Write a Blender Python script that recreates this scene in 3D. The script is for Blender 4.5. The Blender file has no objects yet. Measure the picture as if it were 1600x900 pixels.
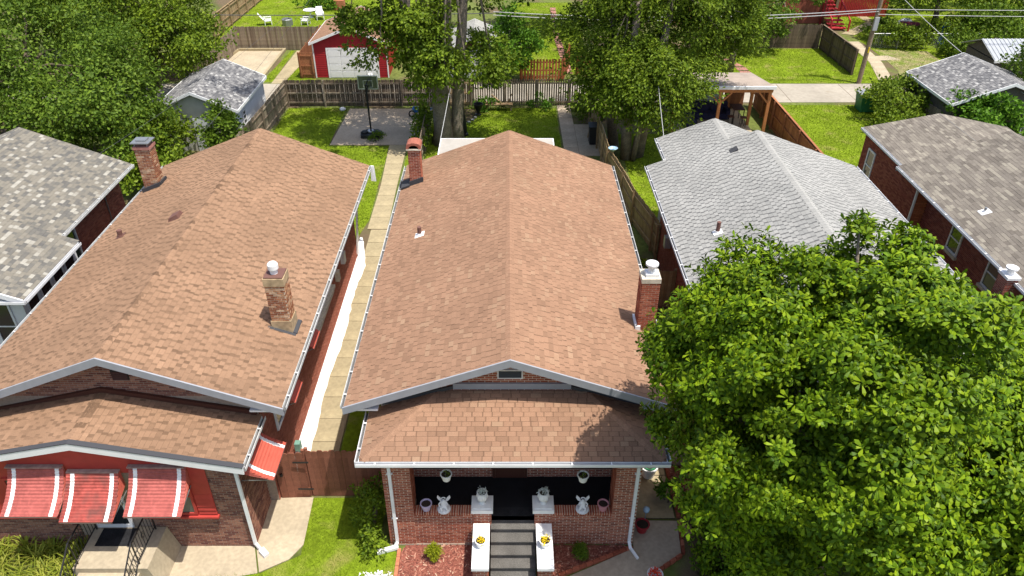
import bpy, math, random
import numpy as np
from mathutils import Matrix, Vector
R = math.radians
rnd = random.Random(7)
rng = np.random.default_rng(7)
scene = bpy.context.scene
COL = scene.collection
# ---------------------------------------------------------------- camera, light, exposure
CAM = np.array([0.0, 0.0, 18.5])
cam_d = bpy.data.cameras.new('camera')
cam = bpy.data.objects.new('camera', cam_d)
COL.objects.link(cam)
cam.location = CAM
cam.rotation_euler = (R(90 - 33.65), 0, 0)
cam_d.sensor_width = 36
cam_d.lens = 36 * 1184 / 1600
cam_d.shift_x = 7 / 1600
cam_d.clip_start = 0.1
cam_d.clip_end = 1000
scene.camera = cam

SUN_AZ = math.atan2(0.85, -0.53)     # compass style angle, towards +x and the camera's side
SUN_EL = R(71.5)
world = bpy.data.worlds.new('World')
scene.world = world
world.use_nodes = True
wn = world.node_tree
bg = wn.nodes['Background']
sky = wn.nodes.new('ShaderNodeTexSky')
sky.sky_type = 'NISHITA'
sky.sun_disc = False
sky.sun_elevation = SUN_EL
sky.sun_rotation = SUN_AZ
sky.dust_density = 2.5
sky.ozone_density = 0.4
wn.links.new(sky.outputs[0], bg.inputs[0])
bg.inputs[1].default_value = 0.12
sun_d = bpy.data.lights.new('sun', 'SUN')
sun_d.energy = 3.7
sun_d.angle = R(0.53)
sun_d.color = (1.0, 0.95, 0.87)
sun = bpy.data.objects.new('sun', sun_d)
COL.objects.link(sun)
to_sun = Vector((math.sin(SUN_AZ) * math.cos(SUN_EL), math.cos(SUN_AZ) * math.cos(SUN_EL), math.sin(SUN_EL)))
sun.rotation_euler = to_sun.to_track_quat('Z', 'Y').to_euler()
sun.location = (20, -10, 60)
scene.view_settings.view_transform = 'Standard'
scene.view_settings.look = 'None'
scene.view_settings.gamma = 1
scene.view_settings.exposure = 0.74

# ---------------------------------------------------------------- materials
MATS = {}
def M(name, cols, rough=0.85, noise=None, noise2=None, bump=None, spec=0.25, metal=0.0, transl=0.0, tcol=None, blotch=None):
    """cols: one colour, or a list of (position, colour) picked at random per loose piece"""
    m = bpy.data.materials.new(name)
    m.use_nodes = True
    nt = m.node_tree
    L = nt.links.new
    b = nt.nodes['Principled BSDF']
    b.inputs['Roughness'].default_value = rough
    b.inputs['Specular IOR Level'].default_value = spec
    b.inputs['Metallic'].default_value = metal
    tc = nt.nodes.new('ShaderNodeTexCoord')
    if isinstance(cols, list):
        geo = nt.nodes.new('ShaderNodeNewGeometry')
        oi = nt.nodes.new('ShaderNodeObjectInfo')
        ad = nt.nodes.new('ShaderNodeMath'); ad.operation = 'ADD'
        fr = nt.nodes.new('ShaderNodeMath'); fr.operation = 'FRACT'
        L(geo.outputs['Random Per Island'], ad.inputs[0]); L(oi.outputs['Random'], ad.inputs[1]); L(ad.outputs[0], fr.inputs[0])
        cr = nt.nodes.new('ShaderNodeValToRGB')
        e = cr.color_ramp.elements
        while len(e) < len(cols): e.new(0.5)
        for k, (p, c) in enumerate(cols):
            e[k].position = p; e[k].color = (*c, 1)
        L(fr.outputs[0], cr.inputs[0])
        out = cr.outputs[0]
    else:
        rgb = nt.nodes.new('ShaderNodeRGB'); rgb.outputs[0].default_value = (*cols, 1)
        out = rgb.outputs[0]
    for nz in (noise, noise2):
        if not nz: continue
        sc, amt = nz
        n = nt.nodes.new('ShaderNodeTexNoise'); n.inputs['Scale'].default_value = sc; n.inputs['Detail'].default_value = 5
        L(tc.outputs['Object'], n.inputs['Vector'])
        mr = nt.nodes.new('ShaderNodeMapRange')
        mr.inputs[1].default_value = 0.3; mr.inputs[2].default_value = 0.7
        mr.inputs[3].default_value = 1 - amt; mr.inputs[4].default_value = 1 + amt
        L(n.outputs[0], mr.inputs[0])
        mx = nt.nodes.new('ShaderNodeMix'); mx.data_type = 'RGBA'; mx.blend_type = 'MULTIPLY'; mx.inputs[0].default_value = 1
        L(out, mx.inputs[6]); L(mr.outputs[0], mx.inputs[7])
        out = mx.outputs[2]
    if blotch:
        sc, lo, hi, c2 = blotch
        n = nt.nodes.new('ShaderNodeTexNoise'); n.inputs['Scale'].default_value = sc; n.inputs['Detail'].default_value = 6
        L(tc.outputs['Object'], n.inputs['Vector'])
        mr = nt.nodes.new('ShaderNodeMapRange'); mr.inputs[1].default_value = lo; mr.inputs[2].default_value = hi
        L(n.outputs[0], mr.inputs[0])
        mx = nt.nodes.new('ShaderNodeMix'); mx.data_type = 'RGBA'
        L(mr.outputs[0], mx.inputs[0]); L(out, mx.inputs[6]); mx.inputs[7].default_value = (*c2, 1)
        out = mx.outputs[2]
    L(out, b.inputs['Base Color'])
    if bump:
        n = nt.nodes.new('ShaderNodeTexNoise'); n.inputs['Scale'].default_value = bump[0]; n.inputs['Detail'].default_value = 4
        L(tc.outputs['Object'], n.inputs['Vector'])
        bp = nt.nodes.new('ShaderNodeBump'); bp.inputs['Strength'].default_value = bump[1]; bp.inputs['Distance'].default_value = 0.03
        L(n.outputs[0], bp.inputs['Height']); L(bp.outputs[0], b.inputs['Normal'])
    if transl:
        tr = nt.nodes.new('ShaderNodeBsdfTranslucent')
        if tcol: tr.inputs[0].default_value = (*tcol, 1)
        else: L(out, tr.inputs[0])
        ms = nt.nodes.new('ShaderNodeMixShader'); ms.inputs[0].default_value = transl
        L(b.outputs[0], ms.inputs[1]); L(tr.outputs[0], ms.inputs[2])
        L(ms.outputs[0], nt.nodes['Material Output'].inputs[0])
    MATS[name] = m
    return m

def sh(c, k): return tuple(x * k for x in c)
# roofs
tanA = (0.274, 0.161, 0.103)
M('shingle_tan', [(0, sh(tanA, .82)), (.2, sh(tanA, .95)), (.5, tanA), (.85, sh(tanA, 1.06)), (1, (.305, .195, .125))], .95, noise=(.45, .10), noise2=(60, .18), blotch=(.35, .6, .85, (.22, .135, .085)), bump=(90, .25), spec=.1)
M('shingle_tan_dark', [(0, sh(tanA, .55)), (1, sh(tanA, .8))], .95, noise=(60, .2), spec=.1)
M('ridge_tan', [(0, sh(tanA, .92)), (1, sh(tanA, 1.08))], .95, noise=(40, .2), spec=.1)
tanB = (0.262, 0.160, 0.10)
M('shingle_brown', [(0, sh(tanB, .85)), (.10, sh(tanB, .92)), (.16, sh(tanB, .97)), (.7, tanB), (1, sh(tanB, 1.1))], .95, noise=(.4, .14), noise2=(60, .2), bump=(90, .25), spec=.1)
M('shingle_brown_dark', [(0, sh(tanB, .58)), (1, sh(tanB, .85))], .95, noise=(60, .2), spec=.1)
M('ridge_brown', [(0, sh(tanB, .5)), (.35, sh(tanB, .7)), (.5, sh(tanB, 1)), (1, sh(tanB, 1.1))], .95, noise=(40, .2), spec=.1)
M('shingle_mottled', [(0, (.11, .107, .10)), (.25, (.15, .142, .125)), (.5, (.185, .17, .14)), (.84, (.205, .188, .155)), (.90, (.29, .275, .235)), (1, (.34, .325, .28))], .95, noise=(50, .2), spec=.1)
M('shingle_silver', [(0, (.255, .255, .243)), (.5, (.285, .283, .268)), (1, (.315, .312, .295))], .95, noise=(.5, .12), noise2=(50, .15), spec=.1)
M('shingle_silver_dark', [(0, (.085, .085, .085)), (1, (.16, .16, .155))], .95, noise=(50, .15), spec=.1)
M('ridge_silver', [(0, (.30, .298, .28)), (1, (.345, .34, .32))], .95, noise=(40, .1), spec=.1)
M('shingle_weathered', [(0, (.135, .118, .10)), (.4, (.175, .155, .132)), (.8, (.205, .182, .152)), (1, (.27, .245, .20))], .95, noise=(.9, .12), noise2=(50, .2), spec=.1)
M('shingle_grey', [(0, (.10, .10, .105)), (.5, (.17, .168, .17)), (.85, (.24, .235, .23)), (1, (.38, .375, .36))], .95, noise=(30, .2), spec=.1)
M('deck_dark', (.20, .11, .07), .95)
M('deck_grey', (.2, .2, .2), .95)
# masonry
M('brick_red', [(0, (.19, .05, .03)), (.3, (.28, .08, .045)), (.7, (.35, .105, .06)), (1, (.42, .16, .095))], .9, noise=(25, .2), spec=.15)
M('brick_brown', [(0, (.12, .045, .04)), (.4, (.20, .085, .06)), (.75, (.27, .125, .085)), (1, (.33, .17, .115))], .9, noise=(25, .2), spec=.15)
M('brick_dark', [(0, (.19, .05, .038)), (.5, (.28, .08, .055)), (1, (.36, .125, .08))], .9, noise=(25, .2), spec=.15)
M('brick_chimney', [(0, (.20, .07, .035)), (.4, (.31, .13, .065)), (.7, (.40, .22, .12)), (1, (.5, .36, .24))], .9, noise=(12, .35), spec=.15)
M('brick_sun_tint', [(0, (.42, .13, .06)), (1, (.58, .21, .10))], .9, noise=(25, .15), spec=.15)  # sunlight painted into the brick colour, for the shaded wall return
M('brick_painted', [(0, (.25, .078, .05)), (.5, (.29, .095, .06)), (1, (.33, .12, .078))], .9, noise=(8, .15), spec=.15)
M('mortar_pale', (.60, .50, .39), .95, noise=(15, .15))
M('mortar_grey', (.30, .24, .19), .95, noise=(15, .15))
M('mortar_red', (.22, .09, .06), .95, noise=(15, .15))
M('stone_sill', (.55, .50, .40), .9, noise=(8, .2))
M('concrete', (.40, .335, .235), .92, noise=(.7, .14), noise2=(9, .12), bump=(60, .1), blotch=(1.3, .62, .8, (.27, .22, .15)))
M('mortar_tan', (.40, .30, .18), .95, noise=(6, .3))
M('concrete_warm', (.345, .285, .175), .92, noise=(1.0, .16), noise2=(9, .12), bump=(60, .1), blotch=(2.2, .6, .85, (.25, .2, .12)))
M('concrete_alley', (.335, .30, .245), .92, noise=(.35, .16), noise2=(4, .10), blotch=(.8, .62, .8, (.27, .23, .17)))
M('concrete_grey', (.40, .325, .24), .92, noise=(.6, .15), noise2=(9, .12))
M('white_coat', (.80, .80, .79), .7, noise=(2, .05), blotch=(7, .66, .74, (.45, .43, .40)))
M('white_paint', (.80, .80, .80), .55, noise=(3, .05))
M('white_grimy', (.62, .62, .60), .6, noise=(5, .18))
M('fascia', (.31, .32, .35), .6, noise=(4, .06))
M('siding_white', (.66, .68, .70), .6, noise=(3, .06))
M('siding_beige', (.48, .47, .42), .7, noise=(3, .08))
M('siding_red', (.34, .018, .02), .55, noise=(3, .12))
M('trim_black', (.02, .02, .022), .5)
M('iron', (.015, .014, .014), .45, spec=.4)
M('red_paint', (.42, .052, .042), .5, noise=(3, .12))
M('awning_red', (.37, .10, .085), .6, noise=(2.2, .22), noise2=(14, .2), blotch=(3.5, .52, .78, (.25, .065, .055)))
M('awning_red_worn', (.36, .075, .06), .65, noise=(2.0, .3), noise2=(10, .25), blotch=(2.6, .44, .64, (.17, .06, .05)))
M('awning_orange', (.44, .095, .065), .45, noise=(3, .08))
M('awning_white', (.80, .80, .79), .5, noise=(7, .08), blotch=(5, .62, .75, (.5, .45, .38)))
M('awning_cap', (.30, .22, .19), .6, noise=(9, .25))
M('glass', (.02, .025, .03), .06, spec=.6)
M('glass_bright', (.09, .10, .085), .08, spec=.6)
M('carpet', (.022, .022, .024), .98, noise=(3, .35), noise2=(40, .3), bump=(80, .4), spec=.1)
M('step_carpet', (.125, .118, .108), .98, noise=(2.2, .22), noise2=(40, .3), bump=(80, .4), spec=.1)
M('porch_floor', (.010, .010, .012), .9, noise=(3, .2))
M('door_brown', (.08, .03, .02), .5)
M('vent_brown', (.15, .075, .06), .6)
M('shingle_edge', (.075, .05, .04), .95)
M('shingle_edge_grey', (.085, .085, .085), .95)
M('gutter_inside', (.10, .10, .10), .8)
# wood
M('board_brown', [(0, (.20, .075, .045)), (1, (.27, .105, .065))], .8, noise=(5, .18), noise2=(30, .15))
M('board_grey', [(0, (.16, .12, .085)), (.5, (.225, .175, .125)), (1, (.29, .235, .17))], .9, noise=(4, .28), noise2=(25, .2))
M('board_tan', [(0, (.25, .17, .09)), (.5, (.33, .225, .12)), (1, (.39, .28, .165))], .9, noise=(3, .25), noise2=(25, .2))
M('board_dark', [(0, (.10, .075, .05)), (.5, (.14, .10, .07)), (1, (.19, .14, .095))], .9, noise=(4, .25), noise2=(25, .2))
M('board_cedar', [(0, (.26, .105, .05)), (.5, (.32, .13, .06)), (1, (.38, .16, .075))], .85, noise=(4, .2), noise2=(25, .2))
M('board_rust', [(0, (.28, .085, .035)), (1, (.38, .125, .05))], .85, noise=(4, .2))
M('cedar_beam', (.46, .19, .07), .75, noise=(6, .15))
M('bark', (.20, .165, .125), .95, noise=(3, .25), noise2=(18, .35), bump=(14, .9))
M('bark_dark', (.11, .085, .06), .95, noise=(3, .25), noise2=(18, .3), bump=(14, .8))
M('pole_wood', (.24, .18, .12), .9, noise=(8, .25))
# plants
def leaf(name, a, b, c, t=.3, rough=.5):
    M(name, [(0, a), (.5, b), (1, c)], rough, noise=(.9, .22), spec=.14, transl=t)
leaf('leaf_glossy', (.038, .085, .004), (.115, .20, .006), (.225, .315, .010), .2, .48)
leaf('leaf_maple', (.072, .125, .010), (.13, .195, .013), (.20, .275, .02), .28)
leaf('leaf_dark', (.062, .115, .013), (.105, .175, .017), (.165, .245, .025), .3)
leaf('leaf_yellow', (.06, .11, .01), (.105, .175, .014), (.16, .24, .022), .3)
leaf('leaf_bright', (.05, .13, .01), (.09, .20, .014), (.14, .27, .022), .3)
leaf('leaf_chartreuse', (.16, .20, .01), (.25, .29, .012), (.34, .37, .02), .3, .6)
leaf('leaf_lily', (.14, .19, .015), (.24, .28, .03), (.36, .36, .06), .3, .5)
M('grass_blade', [(0, (.105, .17, .007)), (.5, (.16, .24, .010)), (1, (.225, .30, .018))], .7, noise=(.5, .22), noise2=(3, .18), transl=.35, spec=.15)
M('lawn', (.155, .22, .012), .95, noise=(.45, .2), noise2=(7, .28), bump=(40, .8), spec=.1, blotch=(.8, .55, .72, (.24, .23, .06)))
M('lawn_dry', (.27, .24, .11), .95, noise=(.9, .25), noise2=(7, .25), bump=(40, .8), blotch=(1.1, .45, .62, (.15, .20, .03)))
M('soil', (.10, .07, .045), .98, noise=(2, .3), noise2=(14, .3), bump=(30, .8))
M('ground_earth', (.11, .135, .03), .98, noise=(.25, .3), noise2=(4, .3), bump=(20, .8), blotch=(.3, .5, .62, (.13, .095, .055)))
M('mulch', (.25, .085, .06), .98, noise=(9, .35), noise2=(50, .3), bump=(50, 1.0))
M('mulch_chip', [(0, (.14, .045, .035)), (.6, (.27, .095, .065)), (.9, (.38, .17, .12)), (1, (.5, .34, .24))], .95)
M('terracotta', (.45, .17, .09), .85, noise=(9, .2))
# objects
M('ceramic_white', (.78, .78, .76), .45, noise=(9, .05))
M('statue_white', (.74, .74, .74), .6, noise=(20, .08))
M('pot_soil', (.04, .028, .02), 1.0, noise=(40, .4))
M('pot_pink', (.55, .25, .27), .5)
M('pot_lilac', (.52, .45, .60), .5)
M('pot_red', (.30, .02, .025), .4)
M('pot_green', (.06, .25, .12), .4)
M('pot_blue', (.04, .14, .35), .3)
M('pot_black', (.015, .015, .016), .4)
M('petal_yellow', (.75, .55, .01), .7)
M('petal_white', (.85, .85, .85), .7)
M('petal_red', (.65, .06, .02), .7)
M('succulent', (.50, .55, .50), .6)
M('gazing_glass', (.35, .5, .65), .12, spec=.8)
M('plastic_black', (.018, .018, .02), .5, spec=.4)
M('plastic_white', (.80, .80, .80), .5)
M('plastic_blue', (.03, .16, .50), .5)
M('plastic_green', (.03, .16, .07), .5)
M('plastic_green_pale', (.16, .30, .24), .6)
M('tarp_blue', (.02, .20, .62), .5)
M('tarp_maroon', (.10, .012, .025), .6)
M('metal_grey', (.30, .31, .32), .4, metal=.6)
M('metal_light', (.55, .56, .57), .4, metal=.4)
M('metal_roof', (.40, .42, .44), .4, metal=.3, noise=(3, .08))
M('shed_wall', (.085, .075, .07), .7, noise=(5, .15))
M('clay_flue', (.32, .11, .075), .8, noise=(9, .2))
M('flashing', (.055, .056, .062), .7)
M('cable', (.46, .46, .46), .6)
M('cable_dark', (.10, .10, .105), .6)
M('roof_flat', (.37, .345, .31), .8, noise=(1.4, .12))
M('roof_tan_flat', (.33, .27, .225), .9, noise=(1.2, .15), noise2=(20, .15))
M('sofa', (.032, .032, .07), .9, noise=(4, .2))
M('paver_red', (.36, .17, .14), .9, noise=(5, .2))
M('rock', (.33, .23, .20), .9, noise=(4, .25), bump=(9, .6))
M('deck_red', (.42, .035, .04), .6, noise=(4, .15))
M('concrete_block', (.42, .42, .40), .9, noise=(6, .15))

# ---------------------------------------------------------------- mesh helpers
class MB:
    """collects boxes, bars, tubes and lathes; becomes ONE mesh object"""
    def __init__(s): s.v = []; s.f = []; s.m = []
    def add(s, verts, faces, m=0):
        n = len(s.v); s.v += [tuple(map(float, q)) for q in verts]
        s.f += [tuple(i + n for i in f) for f in faces]; s.m += [m] * len(faces); return s
    def box(s, x0, x1, y0, y1, z0, z1, m=0):
        return s.add([(x0, y0, z0), (x1, y0, z0), (x1, y1, z0), (x0, y1, z0), (x0, y0, z1), (x1, y0, z1), (x1, y1, z1), (x0, y1, z1)],
                     [(0, 3, 2, 1), (4, 5, 6, 7), (0, 1, 5, 4), (1, 2, 6, 5), (2, 3, 7, 6), (3, 0, 4, 7)], m)
    def prism(s, pts, d, m=0):
        """closed 3D polygon pts extruded by vector d"""
        n = len(pts); P = [np.array(p, float) for p in pts]; d = np.array(d, float)
        vs = P + [p + d for p in P]
        fs = [tuple(range(n))[::-1], tuple(range(n, 2 * n))] + [(i, (i + 1) % n, n + (i + 1) % n, n + i) for i in range(n)]
        return s.add(vs, fs, m)
    def bar(s, a, b, w, h=None, up=(0, 0, 1), m=0):
        a = np.array(a, float); b = np.array(b, float); h = h or w
        d = b - a; l = np.linalg.norm(d); d /= l
        up = np.array(up, float)
        if abs(d @ up) > .98: up = np.array((0, 1.0, 0))
        u = np.cross(d, up); u /= np.linalg.norm(u); v = np.cross(u, d)
        c = [a - u * w / 2 - v * h / 2, a + u * w / 2 - v * h / 2, a + u * w / 2 + v * h / 2, a - u * w / 2 + v * h / 2]
        return s.prism(c, b - a, m)
    def tube(s, pts, rad, n=8, m=0, cap=True):
        P = [np.array(p, float) for p in pts]
        if not hasattr(rad, '__len__'): rad = [rad] * len(P)
        vs = []; fs = []
        ref = np.array((0.31, 0.17, 0.93))
        for i, p in enumerate(P):
            d = P[min(i + 1, len(P) - 1)] - P[max(i - 1, 0)]; d /= (np.linalg.norm(d) + 1e-9)
            r0 = ref if abs(d @ ref) < .95 else np.array((1.0, 0, 0))
            u = np.cross(d, r0); u /= np.linalg.norm(u); v = np.cross(d, u)
            for k in range(n):
                a = 2 * math.pi * k / n
                vs.append(p + rad[i] * (math.cos(a) * u + math.sin(a) * v))
        for i in range(len(P) - 1):
            for k in range(n):
                k2 = (k + 1) % n
                fs.append((i * n + k, i * n + k2, (i + 1) * n + k2, (i + 1) * n + k))
        if cap:
            fs.append(tuple(range(n))[::-1]); fs.append(tuple(range((len(P) - 1) * n, len(P) * n)))
        return s.add(vs, fs, m)
    def lathe(s, c, prof, n=16, m=0, capb=True, capt=True):
        vs = []; fs = []
        for r, z in prof:
            for k in range(n):
                a = 2 * math.pi * k / n
                vs.append((c[0] + r * math.cos(a), c[1] + r * math.sin(a), c[2] + z))
        for i in range(len(prof) - 1):
            for k in range(n):
                k2 = (k + 1) % n
                fs.append((i * n + k, i * n + k2, (i + 1) * n + k2, (i + 1) * n + k))
        if capb: fs.append(tuple(range(n))[::-1])
        if capt: fs.append(tuple(range((len(prof) - 1) * n, len(prof) * n)))
        return s.add(vs, fs, m)

WP = {}   # world position of an object's origin
def wpos(o): return np.array(WP.get(o.name, (0, 0, 0)), float) if o else np.zeros(3)
def place(o, loc, parent=None):
    COL.objects.link(o)
    if parent: o.parent = parent
    o.location = Vector(np.array(loc, float) - wpos(parent))
    WP[o.name] = tuple(loc)
def tag(o, label=None, cat=None, group=None, kind=None):
    if label: o['label'] = label
    if cat: o['category'] = cat
    if group: o['group'] = group
    if kind: o['kind'] = kind
    return o
def np_mesh(name, V, faces, mats=(), mi=None, flat=True):
    me = bpy.data.meshes.new(name)
    V = np.asarray(V, np.float32)
    me.vertices.add(len(V)); me.vertices.foreach_set('co', V.ravel())
    loops = np.concatenate([f.ravel() for f in faces]).astype(np.int32)
    tot = np.concatenate([np.full(len(f), f.shape[1]) for f in faces]).astype(np.int32)
    start = np.concatenate([[0], np.cumsum(tot)[:-1]]).astype(np.int32)
    me.loops.add(len(loops)); me.loops.foreach_set('vertex_index', loops)
    me.polygons.add(len(tot)); me.polygons.foreach_set('loop_start', start); me.polygons.foreach_set('loop_total', tot)
    for m in mats: me.materials.append(m)
    if mi is not None: me.polygons.foreach_set('material_index', np.asarray(mi, np.int32))
    me.update(calc_edges=True)
    me.validate()
    if flat: me.shade_flat()
    return me
def np_obj(name, V, faces, mat, parent=None, mi=None, kind=None, flat=True):
    V = np.asarray(V, float)
    o0 = (V.min(0) + V.max(0)) / 2; o0[2] = V[:, 2].min()
    mats = [MATS[m] for m in (mat if isinstance(mat, (list, tuple)) else [mat])]
    o = bpy.data.objects.new(name, np_mesh(name, V - o0, faces, mats, mi, flat))
    place(o, o0, parent)
    if kind: o['kind'] = kind
    return o
def obj(name, mb, mat, parent=None, kind=None, smooth=False, label=None):
    V = np.array(mb.v, float)
    o0 = (V.min(0) + V.max(0)) / 2; o0[2] = V[:, 2].min()
    me = bpy.data.meshes.new(name)
    me.from_pydata([tuple(q) for q in (V - o0)], [], mb.f)
    for m in (mat if isinstance(mat, (list, tuple)) else [mat]): me.materials.append(MATS[m])
    me.polygons.foreach_set('material_index', mb.m)
    if smooth: me.polygons.foreach_set('use_smooth', [True] * len(mb.f))
    me.update()
    o = bpy.data.objects.new(name, me)
    place(o, o0, parent)
    if kind: o['kind'] = kind
    if label: o['label'] = label
    return o
def thing(name, label, cat, loc, group=None):
    o = bpy.data.objects.new(name, None); o.empty_display_size = .3
    place(o, loc); tag(o, label, cat, group); return o
def piece(name, mesh, parent, mat4):
    """one object of a shared mesh; mat4 = world matrix (4x4 numpy)"""
    o = bpy.data.objects.new(name, mesh)
    COL.objects.link(o)
    m = np.array(mat4, float); m[:3, 3] -= wpos(parent)
    o.parent = parent; o.matrix_basis = Matrix([list(map(float, row)) for row in m])
    return o
def dup(root, loc, label=None, group=None):
    r = root.copy(); COL.objects.link(r); r.location = loc; WP[r.name] = tuple(loc)
    if label: r['label'] = label
    if group: r['group'] = group
    for ch in list(root.children):
        c = ch.copy(); COL.objects.link(c); c.parent = r
        for g in ch.children:
            d = g.copy(); COL.objects.link(d); d.parent = c
    return r
def struct(name, mb, mat, parent=None):
    return obj(name, mb, mat, parent, kind=None if parent else 'structure')
def sheet(name, pts, z0, z1, mat, parent=None, kind='structure'):
    mb = MB(); mb.prism([(x, y, z0) for x, y in pts], (0, 0, z1 - z0))
    return obj(name, mb, mat, parent, kind=None if parent else kind)
def xf(c, U, V, N, su, sv, sn):
    m = np.eye(4); m[:3, 0] = np.array(U) * su; m[:3, 1] = np.array(V) * sv; m[:3, 2] = np.array(N) * sn; m[:3, 3] = c
    return m

# ---- pieces: bricks and shingles -------------------------------------------------------
BT = np.array([(-.5, -.5, 0), (.5, -.5, 0), (.5, .5, 0), (-.5, .5, 0), (-.5, -.5, 1), (.5, -.5, 1), (.5, .5, 1), (-.5, .5, 1)], float)
BF = np.array([(4, 5, 6, 7), (0, 1, 5, 4), (1, 2, 6, 5), (2, 3, 7, 6), (3, 0, 4, 7)])
ST = np.array([(-.5, 0, 0), (.5, 0, 0), (-.5, 0, 1), (.5, 0, 1), (-.5, 1, .12), (.5, 1, .12)], float)
SF4 = np.array([(2, 3, 5, 4), (0, 1, 3, 2)])
SF3 = np.array([(0, 2, 4), (1, 5, 3)])
def norm(a): a = np.array(a, float); return a / np.linalg.norm(a)
class Field:
    """pieces lying on one plane with frame U, V, N; c (n,3), size (n,3), material index"""
    def __init__(s, U, V, N): s.U, s.V, s.N = map(norm, (U, V, N)); s.c = []; s.s = []; s.m = []
    def add(s, c, size, m=0): s.c.append(np.array(c, float)); s.s.append(size); s.m.append(m)
def join_fields(name, fields, keep, tmpl, mats, parent):
    """keep: list of boolean arrays; one stuff object out of what is kept"""
    Vs = []; F4 = []; F3 = []; m4 = []; m3 = []; n0 = 0
    T, f4, f3 = tmpl[:3]; edge = len(mats) - 1 if len(tmpl) > 3 else None
    for fl, k in zip(fields, keep):
        if not len(fl.c): continue
        c = np.array(fl.c)[k]; s = np.array(fl.s)[k]; mm = np.array(fl.m)[k]
        if not len(c): continue
        v = c[:, None, :] + (T[None, :, 0:1] * s[:, None, 0:1]) * fl.U + (T[None, :, 1:2] * s[:, None, 1:2]) * fl.V + (T[None, :, 2:3] * s[:, None, 2:3]) * fl.N
        idx = n0 + np.arange(len(c))[:, None, None] * len(T)
        F4.append((idx + f4[None]).reshape(-1, 4)); q4 = np.repeat(mm[:, None], len(f4), 1)
        if edge is not None: q4[:, 1:] = edge
        m4.append(q4.ravel())
        if f3 is not None: F3.append((idx + f3[None]).reshape(-1, 3)); m3.append(np.full(len(mm) * len(f3), edge) if edge is not None else np.repeat(mm, len(f3)))
        Vs.append(v.reshape(-1, 3)); n0 += len(c) * len(T)
    if not Vs: return None
    faces = [np.concatenate(F4)]; mi = [np.concatenate(m4)]
    if F3: faces.append(np.concatenate(F3)); mi.append(np.concatenate(m3))
    return np_obj(name, np.concatenate(Vs), faces, mats, parent, np.concatenate(mi), kind='stuff')
BRICK_T = (BT, BF, None); SHINGLE_T = (ST, SF4, SF3, True)
def emit(name, plural, fields, tmpl, mats, root, owner, n_single):
    """the n_single pieces nearest the camera become objects (children of owner), the rest one stuff part of root"""
    keep = [np.ones(len(f.c), bool) for f in fields]
    if n_single:
        allp = []
        for fi, f in enumerate(fields):
            if not len(f.c): continue
            d = np.linalg.norm(np.array(f.c) - CAM, axis=1)
            face = ((CAM - np.array(f.c)) @ f.N) / d
            size = np.array(f.s)[:, 0] * np.maximum(face, 0.02) / d
            full = np.array(f.s)[:, 0] / np.array(f.s)[:, 0].max()
            for i in np.argsort(d)[:900]:
                if face[i] > 0.05: allp.append((d[i] / (0.3 + face[i]), fi, i))
        allp.sort()
        me = {}
        for q, fi, i in allp[:n_single]:
            f = fields[fi]; keep[fi][i] = False
            mi = f.m[i]
            if mi not in me:
                fs = [tmpl[1]] + ([tmpl[2]] if tmpl[2] is not None else [])
                me[mi] = np_mesh(name, tmpl[0], fs, [MATS[mats[mi]], MATS[mats[-1]]], [0, 1, 1, 1] if len(tmpl) > 3 else None)
            ow = owner[fi] if isinstance(owner, list) else owner
            piece(name, me[mi], ow, xf(f.c[i], f.U, f.V, f.N, *f.s[i]))
    return join_fields(plural, fields, keep, tmpl, mats, root)

def wall_field(O, U, w, h, N, holes=(), top=None, depth=.006, bw=.200, bh=.0525, j=.0175):
    """running bond on the rectangle O + u*U + v*Z; holes (u0,u1,v0,v1); top(u) limits the height"""
    O = np.array(O, float); U = norm(U); f = Field(U, (0, 0, 1), N)
    r = 0; v = j
    while v + bh <= h + 1e-6:
        iv = [(0.0, w)]
        if top:
            us = np.arange(0, w + .01, .05); ok = [top(u) >= v + bh for u in us]
            iv = []; st = None
            for u, k in zip(us, ok):
                if k and st is None: st = u
                if not k and st is not None: iv.append((st, u)); st = None
            if st is not None: iv.append((st, w))
        for (h0, h1, h2, h3) in holes:
            if v + bh > h2 and v < h3:
                nv = []
                for a, b in iv:
                    if h1 <= a or h0 >= b: nv.append((a, b)); continue
                    if h0 - a > .03: nv.append((a, h0))
                    if b - h1 > .03: nv.append((h1, b))
                iv = nv
        off = (r % 2) * (bw + j) / 2
        for a, b in iv:
            k = math.floor((a - off) / (bw + j))
            while True:
                s0 = off + k * (bw + j); s1 = s0 + bw; k += 1
                if s0 >= b: break
                s0 = max(s0, a); s1 = min(s1, b)
                if s1 - s0 < .04: continue
                f.add(O + U * ((s0 + s1) / 2) + np.array((0, 0, v + bh / 2)), (s1 - s0, bh, depth * rnd.uniform(.75, 1.05)))
        v += bh + j; r += 1
    return f
def rowlock(f, O, U, w, z, d):
    """a course of bricks on edge; top face up, along U, depth d"""
    pass

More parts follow.
